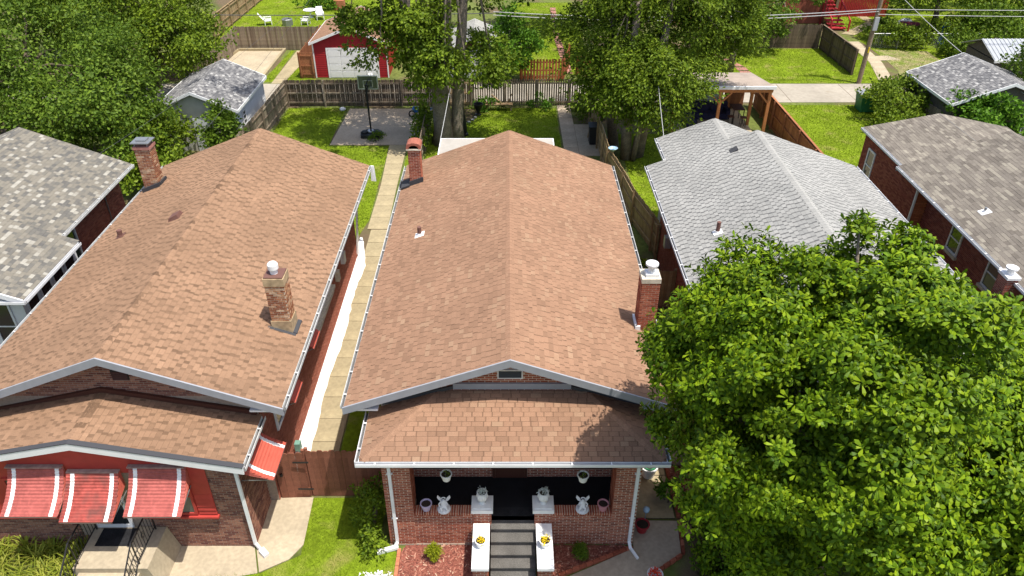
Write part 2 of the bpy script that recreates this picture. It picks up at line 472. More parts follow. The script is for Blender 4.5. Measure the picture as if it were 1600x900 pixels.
def shingle_field(O, U, V, length, urange, expo=.143, style='arch', r=None):
    """O eave corner, U along the eave, V upslope; urange(v)->(u0,u1)"""
    r = r or rnd
    U = norm(U); V = norm(V); N = np.cross(U, V)
    f = Field(U, V, N); O = np.array(O, float)
    n = int(math.ceil(length / expo))
    for k in range(n):
        v0 = k * expo; e = min(expo, length - v0)
        if e < .02: continue
        a, b = urange(v0 + e * .5)
        u = a - r.uniform(0, .25)
        flip = r.random() < .5
        while u < b:
            m = 0
            if style == 'arch':
                w = r.uniform(.17, .34); t = r.choice((.006, .007, .008, .011))
            elif style == 'tick':
                flip = not flip
                if flip: w = r.uniform(.17, .32); t = r.choice((.007, .008, .011))
                else: w = r.uniform(.018, .036); t = .006; m = 1
            elif style == 'blotch':
                flip = not flip
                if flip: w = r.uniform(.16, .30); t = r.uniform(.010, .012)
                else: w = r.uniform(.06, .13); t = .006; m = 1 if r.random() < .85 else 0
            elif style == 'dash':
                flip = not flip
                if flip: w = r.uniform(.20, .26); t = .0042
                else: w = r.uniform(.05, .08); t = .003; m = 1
            elif style == 'long':
                w = r.uniform(.2, .5); t = r.choice((.004, .006, .009))
            else:
                w = r.uniform(.13, .27); t = r.choice((.004, .009))
            s0 = max(u, a); s1 = min(u + w, b)
            if s1 - s0 > .02:
                f.add(O + U * ((s0 + s1) / 2) + V * v0 + N * .001, (s1 - s0 - .002, e + .004, t + r.uniform(0, .001)), m)
            u += w
    return f

RIDGE_ME = {}
def ridge_caps(parent, A, B, sL, sR, mat, step=.19, w=.15):
    """bent cap shingles from A to B; sL, sR: unit vectors falling away on both sides"""
    if mat not in RIDGE_ME:
        V = np.array([(-1, 0, 0), (0, 0, 0), (1, 0, 0), (-1, 0, 1), (0, 0, 1), (1, 0, 1), (-1, 1, .2), (0, 1, .2), (1, 1, .2)], float)
        F = np.array([(3, 4, 7, 6), (4, 5, 8, 7), (0, 1, 4, 3), (1, 2, 5, 4), (0, 3, 6, 6), (2, 8, 5, 5)])
        RIDGE_ME[mat] = {}
    A = np.array(A, float); B = np.array(B, float); d = B - A; L = np.linalg.norm(d); d /= L
    sL = norm(sL); sR = norm(sR); up = norm(-(sL + sR))
    n = int(L / step)
    key = (tuple(np.round(d, 3)), tuple(np.round(sL, 3)), tuple(np.round(sR, 3)))
    if key not in RIDGE_ME[mat]:
        t = .009; e = step + .03
        P = []
        for (k, h) in ((0, .004), (0, t + .004), (e, .006)):
            for q in (sL * w, np.zeros(3), sR * w):
                P.append(d * k + q + up * (h + .006))
        F4 = np.array([(3, 4, 7, 6), (4, 5, 8, 7), (0, 1, 4, 3), (1, 2, 5, 4)])
        F3 = np.array([(0, 3, 6), (2, 8, 5)])
        RIDGE_ME[mat][key] = np_mesh('ridge_cap', np.array(P), [F4, F3], [MATS[mat]])
    for k in range(n):
        m = np.eye(4); m[:3, 3] = A + d * (k * step)
        piece('ridge_cap', RIDGE_ME[mat][key], parent, m)

def gutter(name, A, B, out, parent, mat='white_grimy', w=.11, h=.11, hang=True, inside='gutter_inside'):
    """open trough from A to B; out = horizontal unit vector away from the roof"""
    A = np.array(A, float); B = np.array(B, float); out = norm(out); z = np.array((0, 0, 1.0))
    mb = MB(); t = .012
    mb.prism([A, A + out * w, A + out * w + z * t, A + z * t], B - A)
    mb.prism([A + out * t + z * (t + .002), A + out * (w - t) + z * (t + .002), A + out * (w - t) + z * (t + .006), A + out * t + z * (t + .006)], B - A, 1)
    mb.prism([A + out * (w - t), A + out * w, A + out * w + z * h, A + out * (w - t) + z * h], B - A)
    mb.prism([A + z * t, A + out * t + z * t, A + out * t + z * h, A + z * h], B - A)
    g = obj(name, mb, [mat, inside], parent)
    if hang:
        L = np.linalg.norm(B - A); n = int(L / .95)
        d = norm(B - A); hm = MB()
        hm.prism([-d * .02 + z * (h - .015), d * .02 + z * (h - .015), d * .02 + out * w + z * (h - .015), -d * .02 + out * w + z * (h - .015)], z * .012)
        me = bpy.data.meshes.new('gutter_hanger'); me.from_pydata(hm.v, [], hm.f); me.materials.append(MATS[mat]); me.update()
        for k in range(n):
            m4 = np.eye(4); m4[:3, 3] = A + (B - A) * ((k + .5) / n); piece('gutter_hanger', me, g, m4)
    return g
# ================================================================ SETTING
gb = MB(); gb.box(-260, 260, -120, 320, -1.0, 0.0)
struct('ground', gb, 'ground_earth')
LAWNS = []
def lawn(pts, mat='lawn', z=.012):
    o = sheet('lawn', pts, -.05, z, mat); LAWNS.append(pts); return o
lawn([(-5.95, 13.9), (-6.03, 16.0), (-3.75, 16.0), (-3.75, 14.6), (-3.18, 13.95), (-3.16, 12.0), (-10.2, 12.0), (-9.57, 13.15), (-6.95, 13.3)])
lawn([(-5.55, 16.15), (-5.55, 30.5), (-5.9, 33.4), (-6.05, 43.4), (-5.2, 43.4), (-5.2, 31.5), (-3.7, 31.5), (-3.7, 16.15)], z=.010)
lawn([(-14.95, 32.1), (-14.95, 50.0), (-11.0, 50.0), (-10.98, 43.5), (-7.25, 43.5), (-7.05, 34.0), (-7.35, 32.1)])
lawn([(-4.9, 39.5), (-4.9, 50.0), (3.3, 50.0), (3.3, 39.0), (3.3, 31.3), (-4.9, 31.3)], z=.011)
lawn([(6.9, 31.3), (6.9, 45.4), (10.2, 45.4), (16.6, 45.5), (16.8, 31.3)])
lawn([(17.0, 31.3), (17.0, 50.6), (28.0, 50.6), (28.0, 36.0), (17.6, 35.6)])
lawn([(8.0, 55.2), (18.5, 55.2), (27.6, 55.2), (28.4, 57.0), (29.3, 63.5), (26.2, 64.0), (8.0, 64.0)])
lawn([(-18.3, 55.5), (-18.0, 63.4), (-17.7, 63.4), (-17.5, 55.5)], z=.010)
lawn([(-16.7, 55.3), (-15.9, 63.4), (-15.4, 63.4), (-15.4, 56.4), (-14.4, 56.3), (-14.4, 55.3)], z=.010)
lawn([(-27.5, 57.0), (-26.0, 64.2), (-26.0, 95.0), (-8.0, 95.0), (-8.0, 64.2), (-22.5, 64.2), (-24.0, 57.4)])
lawn([(0.3, 57.2), (0.3, 80.0), (6.5, 80.0), (6.5, 57.2)], z=.010)
lawn([(30.4, 57.4), (30.6, 95.0), (52.0, 95.0), (52.0, 57.4)], z=.010)
sheet('dry_lawn', [(29.4, 55.4), (30.2, 58.2), (30.6, 63.6), (34.8, 63.2), (34.6, 57.5), (33.0, 55.4)], -.05, .018, 'lawn_dry')
# alley
al = MB(); al.prism([(x, y, -.05) for x, y in [(-70, 50.95), (70, 51.2), (70, 55.0), (-70, 55.0)]], (0, 0, .075))
alley = struct('alley_road', al, 'concrete_alley')
cr = MB()
for x in np.arange(-40, 60, 4.6): cr.box(x, x + .03, 51.2, 54.9, .02, .029)
obj('joint', cr, 'soil', alley)
# paths made of slabs
def slab_path(name, L, Rr, n, mat, gap=.02, z=.03):
    """L and Rr: polylines of the left and right edge (same count); slabs between"""
    L = np.array(L, float); Rr = np.array(Rr, float)
    base = MB()
    P = [tuple(p) for p in L] + [tuple(p) for p in Rr[::-1]]
    base.prism([(x, y, -.06) for x, y in P], (0, 0, z + .045))
    o = struct(name, base, 'soil')
    t = np.linspace(0, 1, n + 1); src = np.linspace(0, 1, len(L))
    f = lambda A, q: np.array([np.interp(q, src, A[:, 0]), np.interp(q, src, A[:, 1])])
    for k in range(n):
        a0, a1 = t[k] + gap / n / 2, t[k + 1] - gap / n / 2
        mb = MB(); q = [f(L, a0), f(Rr, a0), f(Rr, a1), f(L, a1)]
        mb.prism([(x, y, -.05) for x, y in q], (0, 0, z + .05 + rnd.uniform(0, .006)))
        obj('slab', mb, mat, o)
    return o
slab_path('walkway', [(-6.75, 16.15), (-6.72, 24), (-6.78, 33.0)], [(-5.72, 16.15), (-5.76, 24), (-5.8, 33.0)], 14, 'concrete_warm')
slab_path('garden_path', [(-6.98, 33.05), (-7.0, 38), (-7.25, 43.6)], [(-5.98, 33.05), (-6.1, 38), (-6.15, 43.6)], 8, 'concrete_warm')
kb = MB(); kb.prism([(-5.71, 16.2, -.05), (-5.58, 16.2, -.05), (-5.66, 32.6, -.05), (-5.79, 32.6, -.05)], (0, 0, .13))
struct('kerb', kb, 'concrete_warm')
slab_path('patio', [(-10.9, 43.62), (-10.75, 49.85)], [(-5.35, 43.62), (-5.35, 49.85)], 2, 'concrete_grey', .008)
ws = [(-7.2, 17.0)]
for y in np.arange(17.0, 32.0, .35): ws.append((-6.60 + .05 * math.sin(y * 1.1) + rnd.uniform(-.035, .035) - .40 * max(0, (y - 29.6) / 2.4), y))
ws.append((-7.1, 32.2)); ws.append((-7.2, 32.2))
sheet('white_ground_coating', ws, -.02, .044, 'white_coat')
# pavement beside the left porch
struct('pavement', MB().prism([(x, y, -.05) for x, y in [(-7.32, 14.22), (-7.32, 15.9), (-7.05, 15.9), (-7.05, 16.0), (-6.03, 16.02), (-5.95, 14.25), (-6.25, 13.75), (-6.99, 13.32)]], (0, 0, .08)), 'concrete')
struct('pavement', MB().prism([(x, y, -.05) for x, y in [(-9.9, 12.0), (-9.9, 14.2), (-7.36, 14.2), (-7.03, 13.29), (-8.2, 13.05), (-9.57, 12.9), (-10.0, 12.0)]], (0, 0, .084)), 'concrete')
# right of the middle house: walk with brick edging
slab_path('walkway', [(3.72, 30.5), (3.72, 22), (3.72, 15.2)], [(5.05, 30.5), (5.05, 22), (5.05, 15.2)], 8, 'concrete_warm')
rw = struct('walkway', MB().prism([(x, y, -.05) for x, y in [(3.66, 14.9), (3.66, 14.12), (2.5, 13.55), (1.75, 13.2), (1.5, 12.4), (3.9, 12.6), (4.15, 13.35), (5.0, 13.95), (5.1, 15.1), (3.7, 15.12)]], (0, 0, .085)), 'concrete_grey')
for (a, b) in [((3.62, 14.14), (1.42, 13.17)), ((5.16, 15.1), (5.06, 13.9)), ((5.0, 13.86), (4.22, 13.32)), ((4.2, 13.28), (3.9, 12.5)), ((5.12, 21.0), (5.16, 15.2))]:
    a = np.array(a); b = np.array(b); L = np.linalg.norm(b - a); n = max(1, int(L / .215)); d = (b - a) / n; ud = d / np.linalg.norm(d)
    for k in range(n):
        p = a + d * (k + .5); nn = np.array((-ud[1], ud[0]))
        mb = MB(); w = .2; q = [p - ud * w / 2 - nn * .045, p + ud * w / 2 - nn * .045, p + ud * w / 2 + nn * .045, p - ud * w / 2 + nn * .045]
        mb.prism([(x, y, -.04) for x, y in q], (0, 0, .15 + rnd.uniform(0, .02)))
        obj('edging_brick', mb, 'brick_red', rw)
# mulch beds
def bed(pts):
    sheet('mulch_bed', pts, -.03, .035, 'mulch')
    p = np.array(pts); lo = p.min(0); hi = p.max(0)
    Vs = []; n = 0
    for _ in range(int(900 * (hi[0] - lo[0]) * (hi[1] - lo[1]) / 2)):
        x, y = rnd.uniform(lo[0], hi[0]), rnd.uniform(lo[1], hi[1])
        if not inside(x, y, pts): continue
        a = rnd.uniform(0, 6.28); l = rnd.uniform(.02, .06); w = rnd.uniform(.008, .018); z = rnd.uniform(.036, .05)
        c, s = math.cos(a), math.sin(a); tl = rnd.uniform(-.4, .4) * l
        Vs += [(x - l * c + w * s, y - l * s - w * c, z), (x + l * c + w * s, y + l * s - w * c, z + max(0, tl)), (x + l * c - w * s, y + l * s + w * c, z + max(0, tl) + .006), (x - l * c - w * s, y - l * s + w * c, z + .006)]
        n += 1
    np_obj('mulch_chips', np.array(Vs), [np.arange(n * 4).reshape(-1, 4)], 'mulch_chip', kind='stuff')
def inside(x, y, P):
    c = False; j = len(P) - 1
    for i in range(len(P)):
        if (P[i][1] > y) != (P[j][1] > y) and x < (P[j][0] - P[i][0]) * (y - P[i][1]) / (P[j][1] - P[i][1]) + P[i][0]: c = not c
        j = i
    return c
bed([(-3.08, 12.2), (-3.12, 13.9), (-2.95, 14.22), (-.98, 14.22), (-.98, 12.2)])
bed([(1.27, 12.2), (1.27, 14.22), (3.4, 14.22), (3.5, 14.1), (1.4, 13.2), (1.3, 12.2)])
bed([(5.2, 15.2), (5.2, 19.0), (6.6, 19.0), (6.6, 15.2)])
eg = MB()
for y in np.arange(12.0, 14.0, .3): eg.box(-3.18, -3.08, y, y + .285, -.03, .075)
obj('bed_edging', eg, 'terracotta', kind='structure')
# pad and path beyond the alley
pad = struct('parking_pad', MB().prism([(x, y, -.05) for x, y in [(-23.2, 55.1), (-22.3, 63.3), (-18.6, 63.3), (-18.5, 55.1)]], (0, 0, .075)), 'concrete')
struct('garden_path', MB().prism([(x, y, -.05) for x, y in [(-17.5, 55.1), (-17.5, 63.4), (-16.1, 63.4), (-16.6, 55.1)]], (0, 0, .07)), 'concrete_warm')
kb = MB(); kb.prism([(-18.5, 55.2, 0), (-18.3, 55.2, 0), (-18.4, 63.45, 0), (-18.6, 63.45, 0)], (0, 0, .22)); kb.prism([(-22.5, 63.25, 0), (-18.6, 63.25, 0), (-18.6, 63.45, 0), (-22.5, 63.45, 0)], (0, 0, .22)); kb.prism([(-23.3, 55.2, 0), (-23.1, 55.2, 0), (-22.25, 63.4, 0), (-22.45, 63.4, 0)], (0, 0, .22))
struct('kerb', kb, 'concrete_warm')
slab_path('garden_path', [(27.6, 55.1), (28.9, 60.5), (29.0, 66.0)], [(28.7, 55.1), (29.9, 60.5), (30.2, 66.0)], 9, 'concrete')
slab_path('garden_path', [(29.4, 60.6), (29.5, 61.8)], [(31.6, 60.9), (31.0, 62.0)], 2, 'concrete')
slab_path('garden_path', [(29.6, 68.5), (33.5, 72.5), (33.0, 76)], [(30.6, 68.0), (34.5, 72.3), (34.0, 76.0)], 6, 'concrete_warm')
slab_path('garden_path', [(18.0, 55.3), (17.8, 59), (15.9, 63.8)], [(18.9, 55.3), (18.6, 59), (16.8, 63.8)], 8, 'paver_red', .3)
slab_path('garden_path', [(3.45, 39.5), (3.4, 50.6)], [(4.3, 39.5), (4.3, 50.6)], 9, 'concrete_grey')
slab_path('garden_path', [(4.45, 57.3), (4.0, 68.0), (4.2, 78)], [(5.0, 57.3), (4.55, 68.0), (4.75, 78)], 16, 'paver_red', .2)
struct('patio', MB().prism([(x, y, -.05) for x, y in [(4.32, 42.0), (4.32, 47.0), (6.2, 47.0), (6.3, 42.0)]], (0, 0, .075)), 'concrete_grey')
struct('patio', MB().prism([(x, y, -.05) for x, y in [(10.3, 36.0), (10.3, 49.8), (15.6, 49.8), (15.6, 36.0)]], (0, 0, .085)), 'concrete')
ed = MB()
for k in range(14):
    a = math.pi * (1.0 + k / 13.0); ed.box(-3.2 + 1.2 * math.cos(a) - .1, -3.2 + 1.2 * math.cos(a) + .1, 49.3 + 2.4 * math.sin(a) - .06, 49.3 + 2.4 * math.sin(a) + .06, -.03, .1)
obj('bed_edging', ed, 'concrete_block', kind='structure')
sheet('mulch_bed', [(-4.4, 49.8), (-4.3, 48.0), (-3.2, 46.9), (-2.1, 48.0), (-2.0, 49.8)], -.03, .03, 'soil')

# ================================================================ HOUSES
class House: pass
def gable_house(name, label, cat, xl, xr, y0, y1, ze, zr, wl, wr, wy0, wy1, brick, mortar, shing, decks, ridge, style, n_single, roofs_extra=(), rake='fascia', gut='white_grimy', caps=True):
    h = House(); xc = (xl + xr) / 2; h.xc = xc
    h.root = thing(name, label, cat, (xc, y0, 0))
    hw = (xr - xl) / 2; s = (zr - ze) / hw; L = math.hypot(hw, zr - ze); c = hw / L; sn = (zr - ze) / L
    h.s = s
    # deck
    mb = MB(); t = .06
    mb.prism([(xl, y0, ze), (xc, y0, zr), (xr, y0, ze), (xr, y0, ze - t), (xc, y0, zr - t), (xl, y0, ze - t)], (0, y1 - y0, 0))
    h.roof = obj('roof', mb, decks, h.root)
    h.fields = []; h.own = []
    fl = shingle_field((xl - .02, y1, ze), (0, -1, 0), (c, 0, sn), L, lambda v: (0, y1 - y0), style=style)
    fr = shingle_field((xr + .02, y0, ze), (0, 1, 0), (-c, 0, sn), L, lambda v: (0, y1 - y0), style=style)
    h.fields += [fl, fr]; h.own += [h.roof, h.roof]
    if caps: ridge_caps(h.roof, (xc, y0, zr), (xc, y1, zr), (-c, 0, -sn), (c, 0, -sn), ridge)
    # walls: mortar core
    w = MB(); zt = lambda x: ze - t - .01 + (hw - abs(x - xc)) * s
    w.prism([(wl, wy0, -.1), (wr, wy0, -.1), (wr, wy0, zt(wr)), (xc, wy0, zr - t - .01), (wl, wy0, zt(wl))], (0, wy1 - wy0, 0))
    h.wall = obj('wall', w, mortar, h.root)
    h.zt = zt
    # rake boards
    for (ys, ye) in ((y0 - .045, y0), (y1, y1 + .045)):
        for sg in (-1, 1):
            xe = xc + sg * (hw + .06); ze2 = ze - .06 * s
            r = MB(); hh = .22; tp = .02 if ys < y0 else -.03
            P = [(xc, ys, zr + tp), (xe, ys, ze2 + tp), (xe, ys, ze2 - hh), (xc, ys, zr - hh)]
            r.prism(P, (0, ye - ys, 0))
            obj('rake_board', r, rake, h.root)
    # soffits, gutters
    so = MB(); so.prism([(xl + .02, y0 + .02, ze - t - .10), (wl, y0 + .02, ze - t - .10), (wl, y0 + .02, ze - t - .04), (xl + .02, y0 + .02, ze - t - .04)], (0, y1 - y0 - .04, 0))
    so.prism([(wr, y0 + .02, ze - t - .10), (xr - .02, y0 + .02, ze - t - .10), (xr - .02, y0 + .02, ze - t - .04), (wr, y0 + .02, ze - t - .04)], (0, y1 - y0 - .04, 0))
    obj('soffit', so, 'white_paint', h.root)
    gutter('gutter', (xl - .02, y0 + .05, ze - .115), (xl - .02, y1 - .02, ze - .115), (-1, 0, 0), h.root, gut)
    gutter('gutter', (xr + .02, y0 + .05, ze - .115), (xr + .02, y1 - .02, ze - .115), (1, 0, 0), h.root, gut)
    h.bf = []; h.bown = []
    h.brick = brick; h.shing = shing; h.n_single = n_single; h.cfgL = (xl, xr, y0, y1, ze, zr, L, c, sn)
    return h
def finish_house(h, n_sh, n_br, smats):
    emit('shingle', 'shingles', h.fields, SHINGLE_T, smats, h.root, h.own, n_sh)
    if h.bf: emit('brick', 'bricks', h.bf, BRICK_T, [h.brick], h.root, h.bown, n_br)
def add_wall(h, owner, *a, **k):
    f = wall_field(*a, **k); h.bf.append(f); h.bown.append(owner)

def chimney(parent, x0, x1, y0, y1, zb, zt, brick, mortar, cap, flue=None, name='chimney', flash='flashing'):
    core = obj(name, MB().box(x0, x1, y0, y1, zb, zt), mortar, parent)
    fs = [wall_field((x0, y0, zb), (1, 0, 0), x1 - x0, zt - zb, (0, -1, 0), depth=.01), wall_field((x1, y0, zb), (0, 1, 0), y1 - y0, zt - zb, (1, 0, 0), depth=.01),
          wall_field((x0, y0, zb), (0, 1, 0), y1 - y0, zt - zb, (-1, 0, 0), depth=.01), wall_field((x0, y1, zb), (1, 0, 0), x1 - x0, zt - zb, (0, 1, 0), depth=.01)]
    join_fields('chimney_bricks', fs, [np.ones(len(f.c), bool) for f in fs], BRICK_T, [MATS[brick] and brick], core)
    return core
def window(parent, face, cx, cz, w, h, at, frame='white_paint', pane='glass', depth=.07, bars=1, sill=None, name='window'):
    """face: 'x+','x-','y-'; at = wall coordinate; cx = centre along the wall"""
    mb = MB(); t = .07
    def bx(a0, a1, z0, z1, d0, d1, m=None):
        m = m or mb
        if face == 'y-': m.box(a0, a1, at - d1, at - d0, z0, z1)
        elif face == 'x+': m.box(at + d0, at + d1, a0, a1, z0, z1)
        else: m.box(at - d1, at - d0, a0, a1, z0, z1)
    bx(cx - w / 2, cx - w / 2 + t, cz - h / 2, cz + h / 2, .005, depth); bx(cx + w / 2 - t, cx + w / 2, cz - h / 2, cz + h / 2, .005, depth)
    bx(cx - w / 2 + t, cx + w / 2 - t, cz + h / 2 - t, cz + h / 2, .005, depth); bx(cx - w / 2 + t, cx + w / 2 - t, cz - h / 2, cz - h / 2 + t, .005, depth)
    for k in range(bars): 
        zz = cz - h / 2 + h * (k + 1) / (bars + 1); bx(cx - w / 2 + t, cx + w / 2 - t, zz - .025, zz + .025, .008, depth - .015)
    o = obj(name, mb, frame, parent)
    p = MB(); bx(cx - w / 2 + t * .6, cx + w / 2 - t * .6, cz - h / 2 + t * .6, cz + h / 2 - t * .6, .002, .022, p); obj('pane', p, pane, o)
    if sill:
        q = MB(); bx(cx - w / 2 - .08, cx + w / 2 + .08, cz - h / 2 - .12, cz - h / 2 - .002, 0.002, depth + .07, q); obj('sill', q, sill, o)
    return o
def vent_pipe(parent, x, y, z, r, hgt, mat, flash='white_paint', fl=.2, slope=0):
    mb = MB(); mb.lathe((x, y, z - .1), [(r, 0), (r, hgt + .1)], 12); o = obj('vent_pipe', mb, mat, parent, smooth=False)
    if flash:
        f = MB(); sx = slope
        f.prism([(x - fl, y - fl, z - fl * sx + .02), (x + fl, y - fl, z + fl * sx + .02), (x + fl, y + fl, z + fl * sx + .02), (x - fl, y + fl, z - fl * sx + .02)], (0, 0, .014))
        f.lathe((x, y, z), [(r + .03, 0), (r + .012, .09)], 12); obj('flashing', f, flash, o)
    return o
def downspout(parent, pts, mat='white_paint', w=.075, straps=()):
    mb = MB()
    for a, b in zip(pts[:-1], pts[1:]): mb.bar(a, np.array(b) + norm(np.array(b) - np.array(a)) * .02, w, w * .8, up=(0, 1, .2))
    o = obj('downspout', mb, mat, parent)
    if straps:
        sm = MB()
        for p in straps: sm.box(p[0] - w, p[0] + w, p[1] - .012, p[1] + .05, p[2] - .012, p[2] + .012)
        obj('strap', sm, mat, o)
    return o

# ---------------------------------------------------------------- middle house
XL, XR, Y0, Y1, ZE, ZR = -4.45, 4.60, 15.4, 31.1, 4.35, 6.0
A = gable_house('brick_house', 'brick bungalow in the middle with tan shingle roof, hipped front porch and white cheek walls', 'house', XL, XR, Y0, Y1, ZE, ZR, -3.55, 3.72, 15.9, 30.6,
                'brick_red', 'mortar_pale', 'shingle_tan', 'deck_dark', 'ridge_tan', 'tick', 300)
# porch roof: hip on three sides
px0, px1, py0, py1, pze = -3.86, 4.14, 13.92, 15.88, 3.82
psl = A.s; run = py1 - py0; pzt = pze + run * psl
cosp = 1 / math.hypot(1, psl); sinp = psl * cosp
pr_ = MB(); t = .05
def prz(d): return pze + d * psl
pr_.add([(px0, py0, pze), (px1, py0, pze), (px1, py1, pze), (px0, py1, pze), (px0 + run, py1, pzt), (px1 - run, py1, pzt),
         (px0, py0, pze - t), (px1, py0, pze - t), (px1, py1, pze - t), (px0, py1, pze - t)],
        [(0, 1, 5, 4), (0, 4, 3), (1, 2, 5), (6, 9, 8, 7), (0, 6, 7, 1), (1, 7, 8, 2), (0, 3, 9, 6), (3, 4, 5, 2, 8, 9)])
proof = obj('porch_roof', pr_, 'deck_dark', A.root)
LP = run / cosp
f1 = shingle_field((px1, py0 - .02, pze), (1, 0, 0), (0, cosp, sinp), LP, lambda v: (-(px1 - px0) + v * cosp, -v * cosp), style='tick')
f2 = shingle_field((px0 - .02, py0, pze), (0, -1, 0), (cosp, 0, sinp), LP, lambda v: (-run, -v * cosp), style='tick')
f3 = shingle_field((px1 + .02, py0, pze), (0, 1, 0), (-cosp, 0, sinp), LP, lambda v: (v * cosp, run), style='tick')
A.fields += [f1, f2, f3]; A.own += [proof] * 3
ridge_caps(proof, (px0 + .05, py0 + .05, pze + .02), (px0 + run, py1, pzt), (-1, 1, -psl), (1, -1, -psl), 'ridge_tan', .2, .14)
ridge_caps(proof, (px1 - .05, py0 + .05, pze + .02), (px1 - run, py1, pzt), (-1, -1, -psl), (1, 1, -psl), 'ridge_tan', .2, .14)
gutter('gutter', (px0 - .1, py0 - .02, pze - .115), (px1 + .1, py0 - .02, pze - .115), (0, -1, 0), A.root, 'white_paint')
gutter('gutter', (px0 - .02, py0 - .02, pze - .115), (px0 - .02, py1 - .05, pze - .115), (-1, 0, 0), A.root, 'white_paint')
gutter('gutter', (px1 + .02, py0 - .02, pze - .115), (px1 + .02, py1 - .05, pze - .115), (1, 0, 0), A.root, 'white_paint')
obj('porch_ceiling', MB().box(px0 + .03, px1 - .03, py0 + .03, py1 - .01, pze - .15, pze - .055), 'white_paint', A.root)
# front gable
xw0, xw1 = -3.55, 3.72
gt = lambda u: A.zt(xw0 + u) - 4.3 - .02
add_wall(A, A.wall, (xw0, 15.9, 4.3), (1, 0, 0), xw1 - xw0, 1.7, (0, -1, 0), holes=[(3.27, 3.97, .66, .98)], top=gt)
obj('frieze_board', MB().box(-1.5, 1.75, 15.84, 15.885, 4.60, 4.80), 'fascia', A.root)
fb = MB(); fb.prism([(-3.5, 15.83, 4.03), (-1.5, 15.83, 4.615), (-1.5, 15.83, 4.72), (-3.5, 15.83, 4.18)], (0, .05, 0)); fb.prism([(1.75, 15.83, 4.615), (3.7, 15.83, 4.03), (3.7, 15.83, 4.18), (1.75, 15.83, 4.72)], (0, .05, 0)); obj('flashing', fb, 'flashing', A.root)
lv = MB(); lv.box(-.28, .42, 15.85, 15.9, 4.96, 5.00); lv.box(-.28, -.24, 15.85, 15.9, 5.00, 5.28); lv.box(.38, .42, 15.85, 15.9, 5.00, 5.28); lv.box(-.24, .38, 15.85, 15.9, 5.24, 5.28)
gv = obj('gable_vent', lv, 'white_grimy', A.root)
for k in range(5):
    m = MB(); z = 5.005 + k * .047; m.prism([(-.24, 15.885, z + .03), (-.24, 15.855, z), (-.24, 15.855, z + .008), (-.24, 15.885, z + .038)], (.62, 0, 0)); obj('slat', m, 'shingle_edge_grey', gv)
# porch masonry
cl = obj('porch_column', MB().box(-3.40, -2.65, 14.27, 14.92, -.1, 3.66), 'mortar_pale', A.root)
cr_ = obj('porch_column', MB().box(2.95, 3.63, 14.27, 14.92, -.1, 3.66), 'mortar_pale', A.root)
pl = obj('parapet_wall', MB().box(-2.65, -.96, 14.29, 14.58, -.1, 1.345), 'mortar_pale', A.root)
pr2 = obj('parapet_wall', MB().box(1.26, 2.95, 14.29, 14.58, -.1, 1.345), 'mortar_pale', A.root)
pil = obj('porch_pier', MB().box(-.96, -.46, 14.27, 14.72, -.1, 1.40), 'mortar_pale', A.root)
pir = obj('porch_pier', MB().box(.77, 1.26, 14.27, 14.72, -.1, 1.40), 'mortar_pale', A.root)
Y = 14.27; N = (0, -1, 0)
add_wall(A, cl, (-3.40, Y, 0), (1, 0, 0), .75, 3.64, N); add_wall(A, cr_, (2.95, Y, 0), (1, 0, 0), .68, 3.64, N)
add_wall(A, pl, (-2.65, 14.29, 0), (1, 0, 0), 1.69, 1.27, N); add_wall(A, pr2, (1.26, 14.29, 0), (1, 0, 0), 1.69, 1.27, N)
add_wall(A, pil, (-.96, Y, 0), (1, 0, 0), .50, 1.40, N); add_wall(A, pir, (.77, Y, 0), (1, 0, 0), .49, 1.40, N)
add_wall(A, cl, (-2.65, Y, 1.3), (0, 1, 0), .65, 2.35, (1, 0, 0)); add_wall(A, cr_, (2.95, Y, 1.3), (0, 1, 0), .65, 2.35, (-1, 0, 0))
add_wall(A, cl, (-3.40, Y, 0), (0, 1, 0), 1.6, 3.64, (-1, 0, 0)); add_wall(A, cr_, (3.63, Y, 0), (0, 1, 0), 1.6, 3.64, (1, 0, 0))
add_wall(A, pil, (-.46, Y, .95), (0, 1, 0), .45, .45, (1, 0, 0)); add_wall(A, pir, (.77, Y, .95), (0, 1, 0), .45, .45, (-1, 0, 0))
add_wall(A, A.wall, (xw0, 15.9, .95), (1, 0, 0), xw1 - xw0, 2.7, N, holes=[(.6, 2.2, .5, 2.1), (3.1, 4.15, 0, 2.2), (5.1, 6.7, .5, 2.1)])
add_wall(A, A.wall, (-3.55, 15.9, 0), (0, 1, 0), 14.7, 4.2, (-1, 0, 0)); add_wall(A, A.wall, (3.72, 15.9, 0), (0, 1, 0), 14.7, 4.2, (1, 0, 0))
obj('porch_side_wall', MB().box(-3.39, -3.15, 14.92, 15.9, -.1, 1.27), 'mortar_pale', A.root); obj('porch_side_wall', MB().box(3.38, 3.62, 14.92, 15.9, -.1, 1.27), 'mortar_pale', A.root)
rl = Field((0, 1, 0), (1, 0, 0), (0, 0, 1))
for (a, b) in ((-2.65, -.97), (1.27, 2.95)):
    n = int((b - a) / .069)
    for k in range(n): rl.add((a + (k + .5) * (b - a) / n, 14.428, 1.27), (.30, .053, rnd.uniform(.082, .087)))
A.bf.append(rl); A.bown.append(pl)
wt = Field((1, 0, 0), (0, 0, 1), (0, -1, 0))   # soldier course at the foot of the wall
for k in range(100):
    x = -3.38 + k * .07
    if x < -.97 or 1.28 < x < 3.6: wt.add((x, 14.262 if (x < -2.65 or x > 2.95) else 14.285, .09), (.057, .19, .026))
obj('brick_base', MB().box(-3.42, -.98, 14.245, 14.285, -.1, .04), 'mortar_grey', A.root)
fl_ = obj('porch_floor', MB().box(-3.14, 3.37, 14.4, 15.88, .80, 1.09), 'porch_floor', A.root)
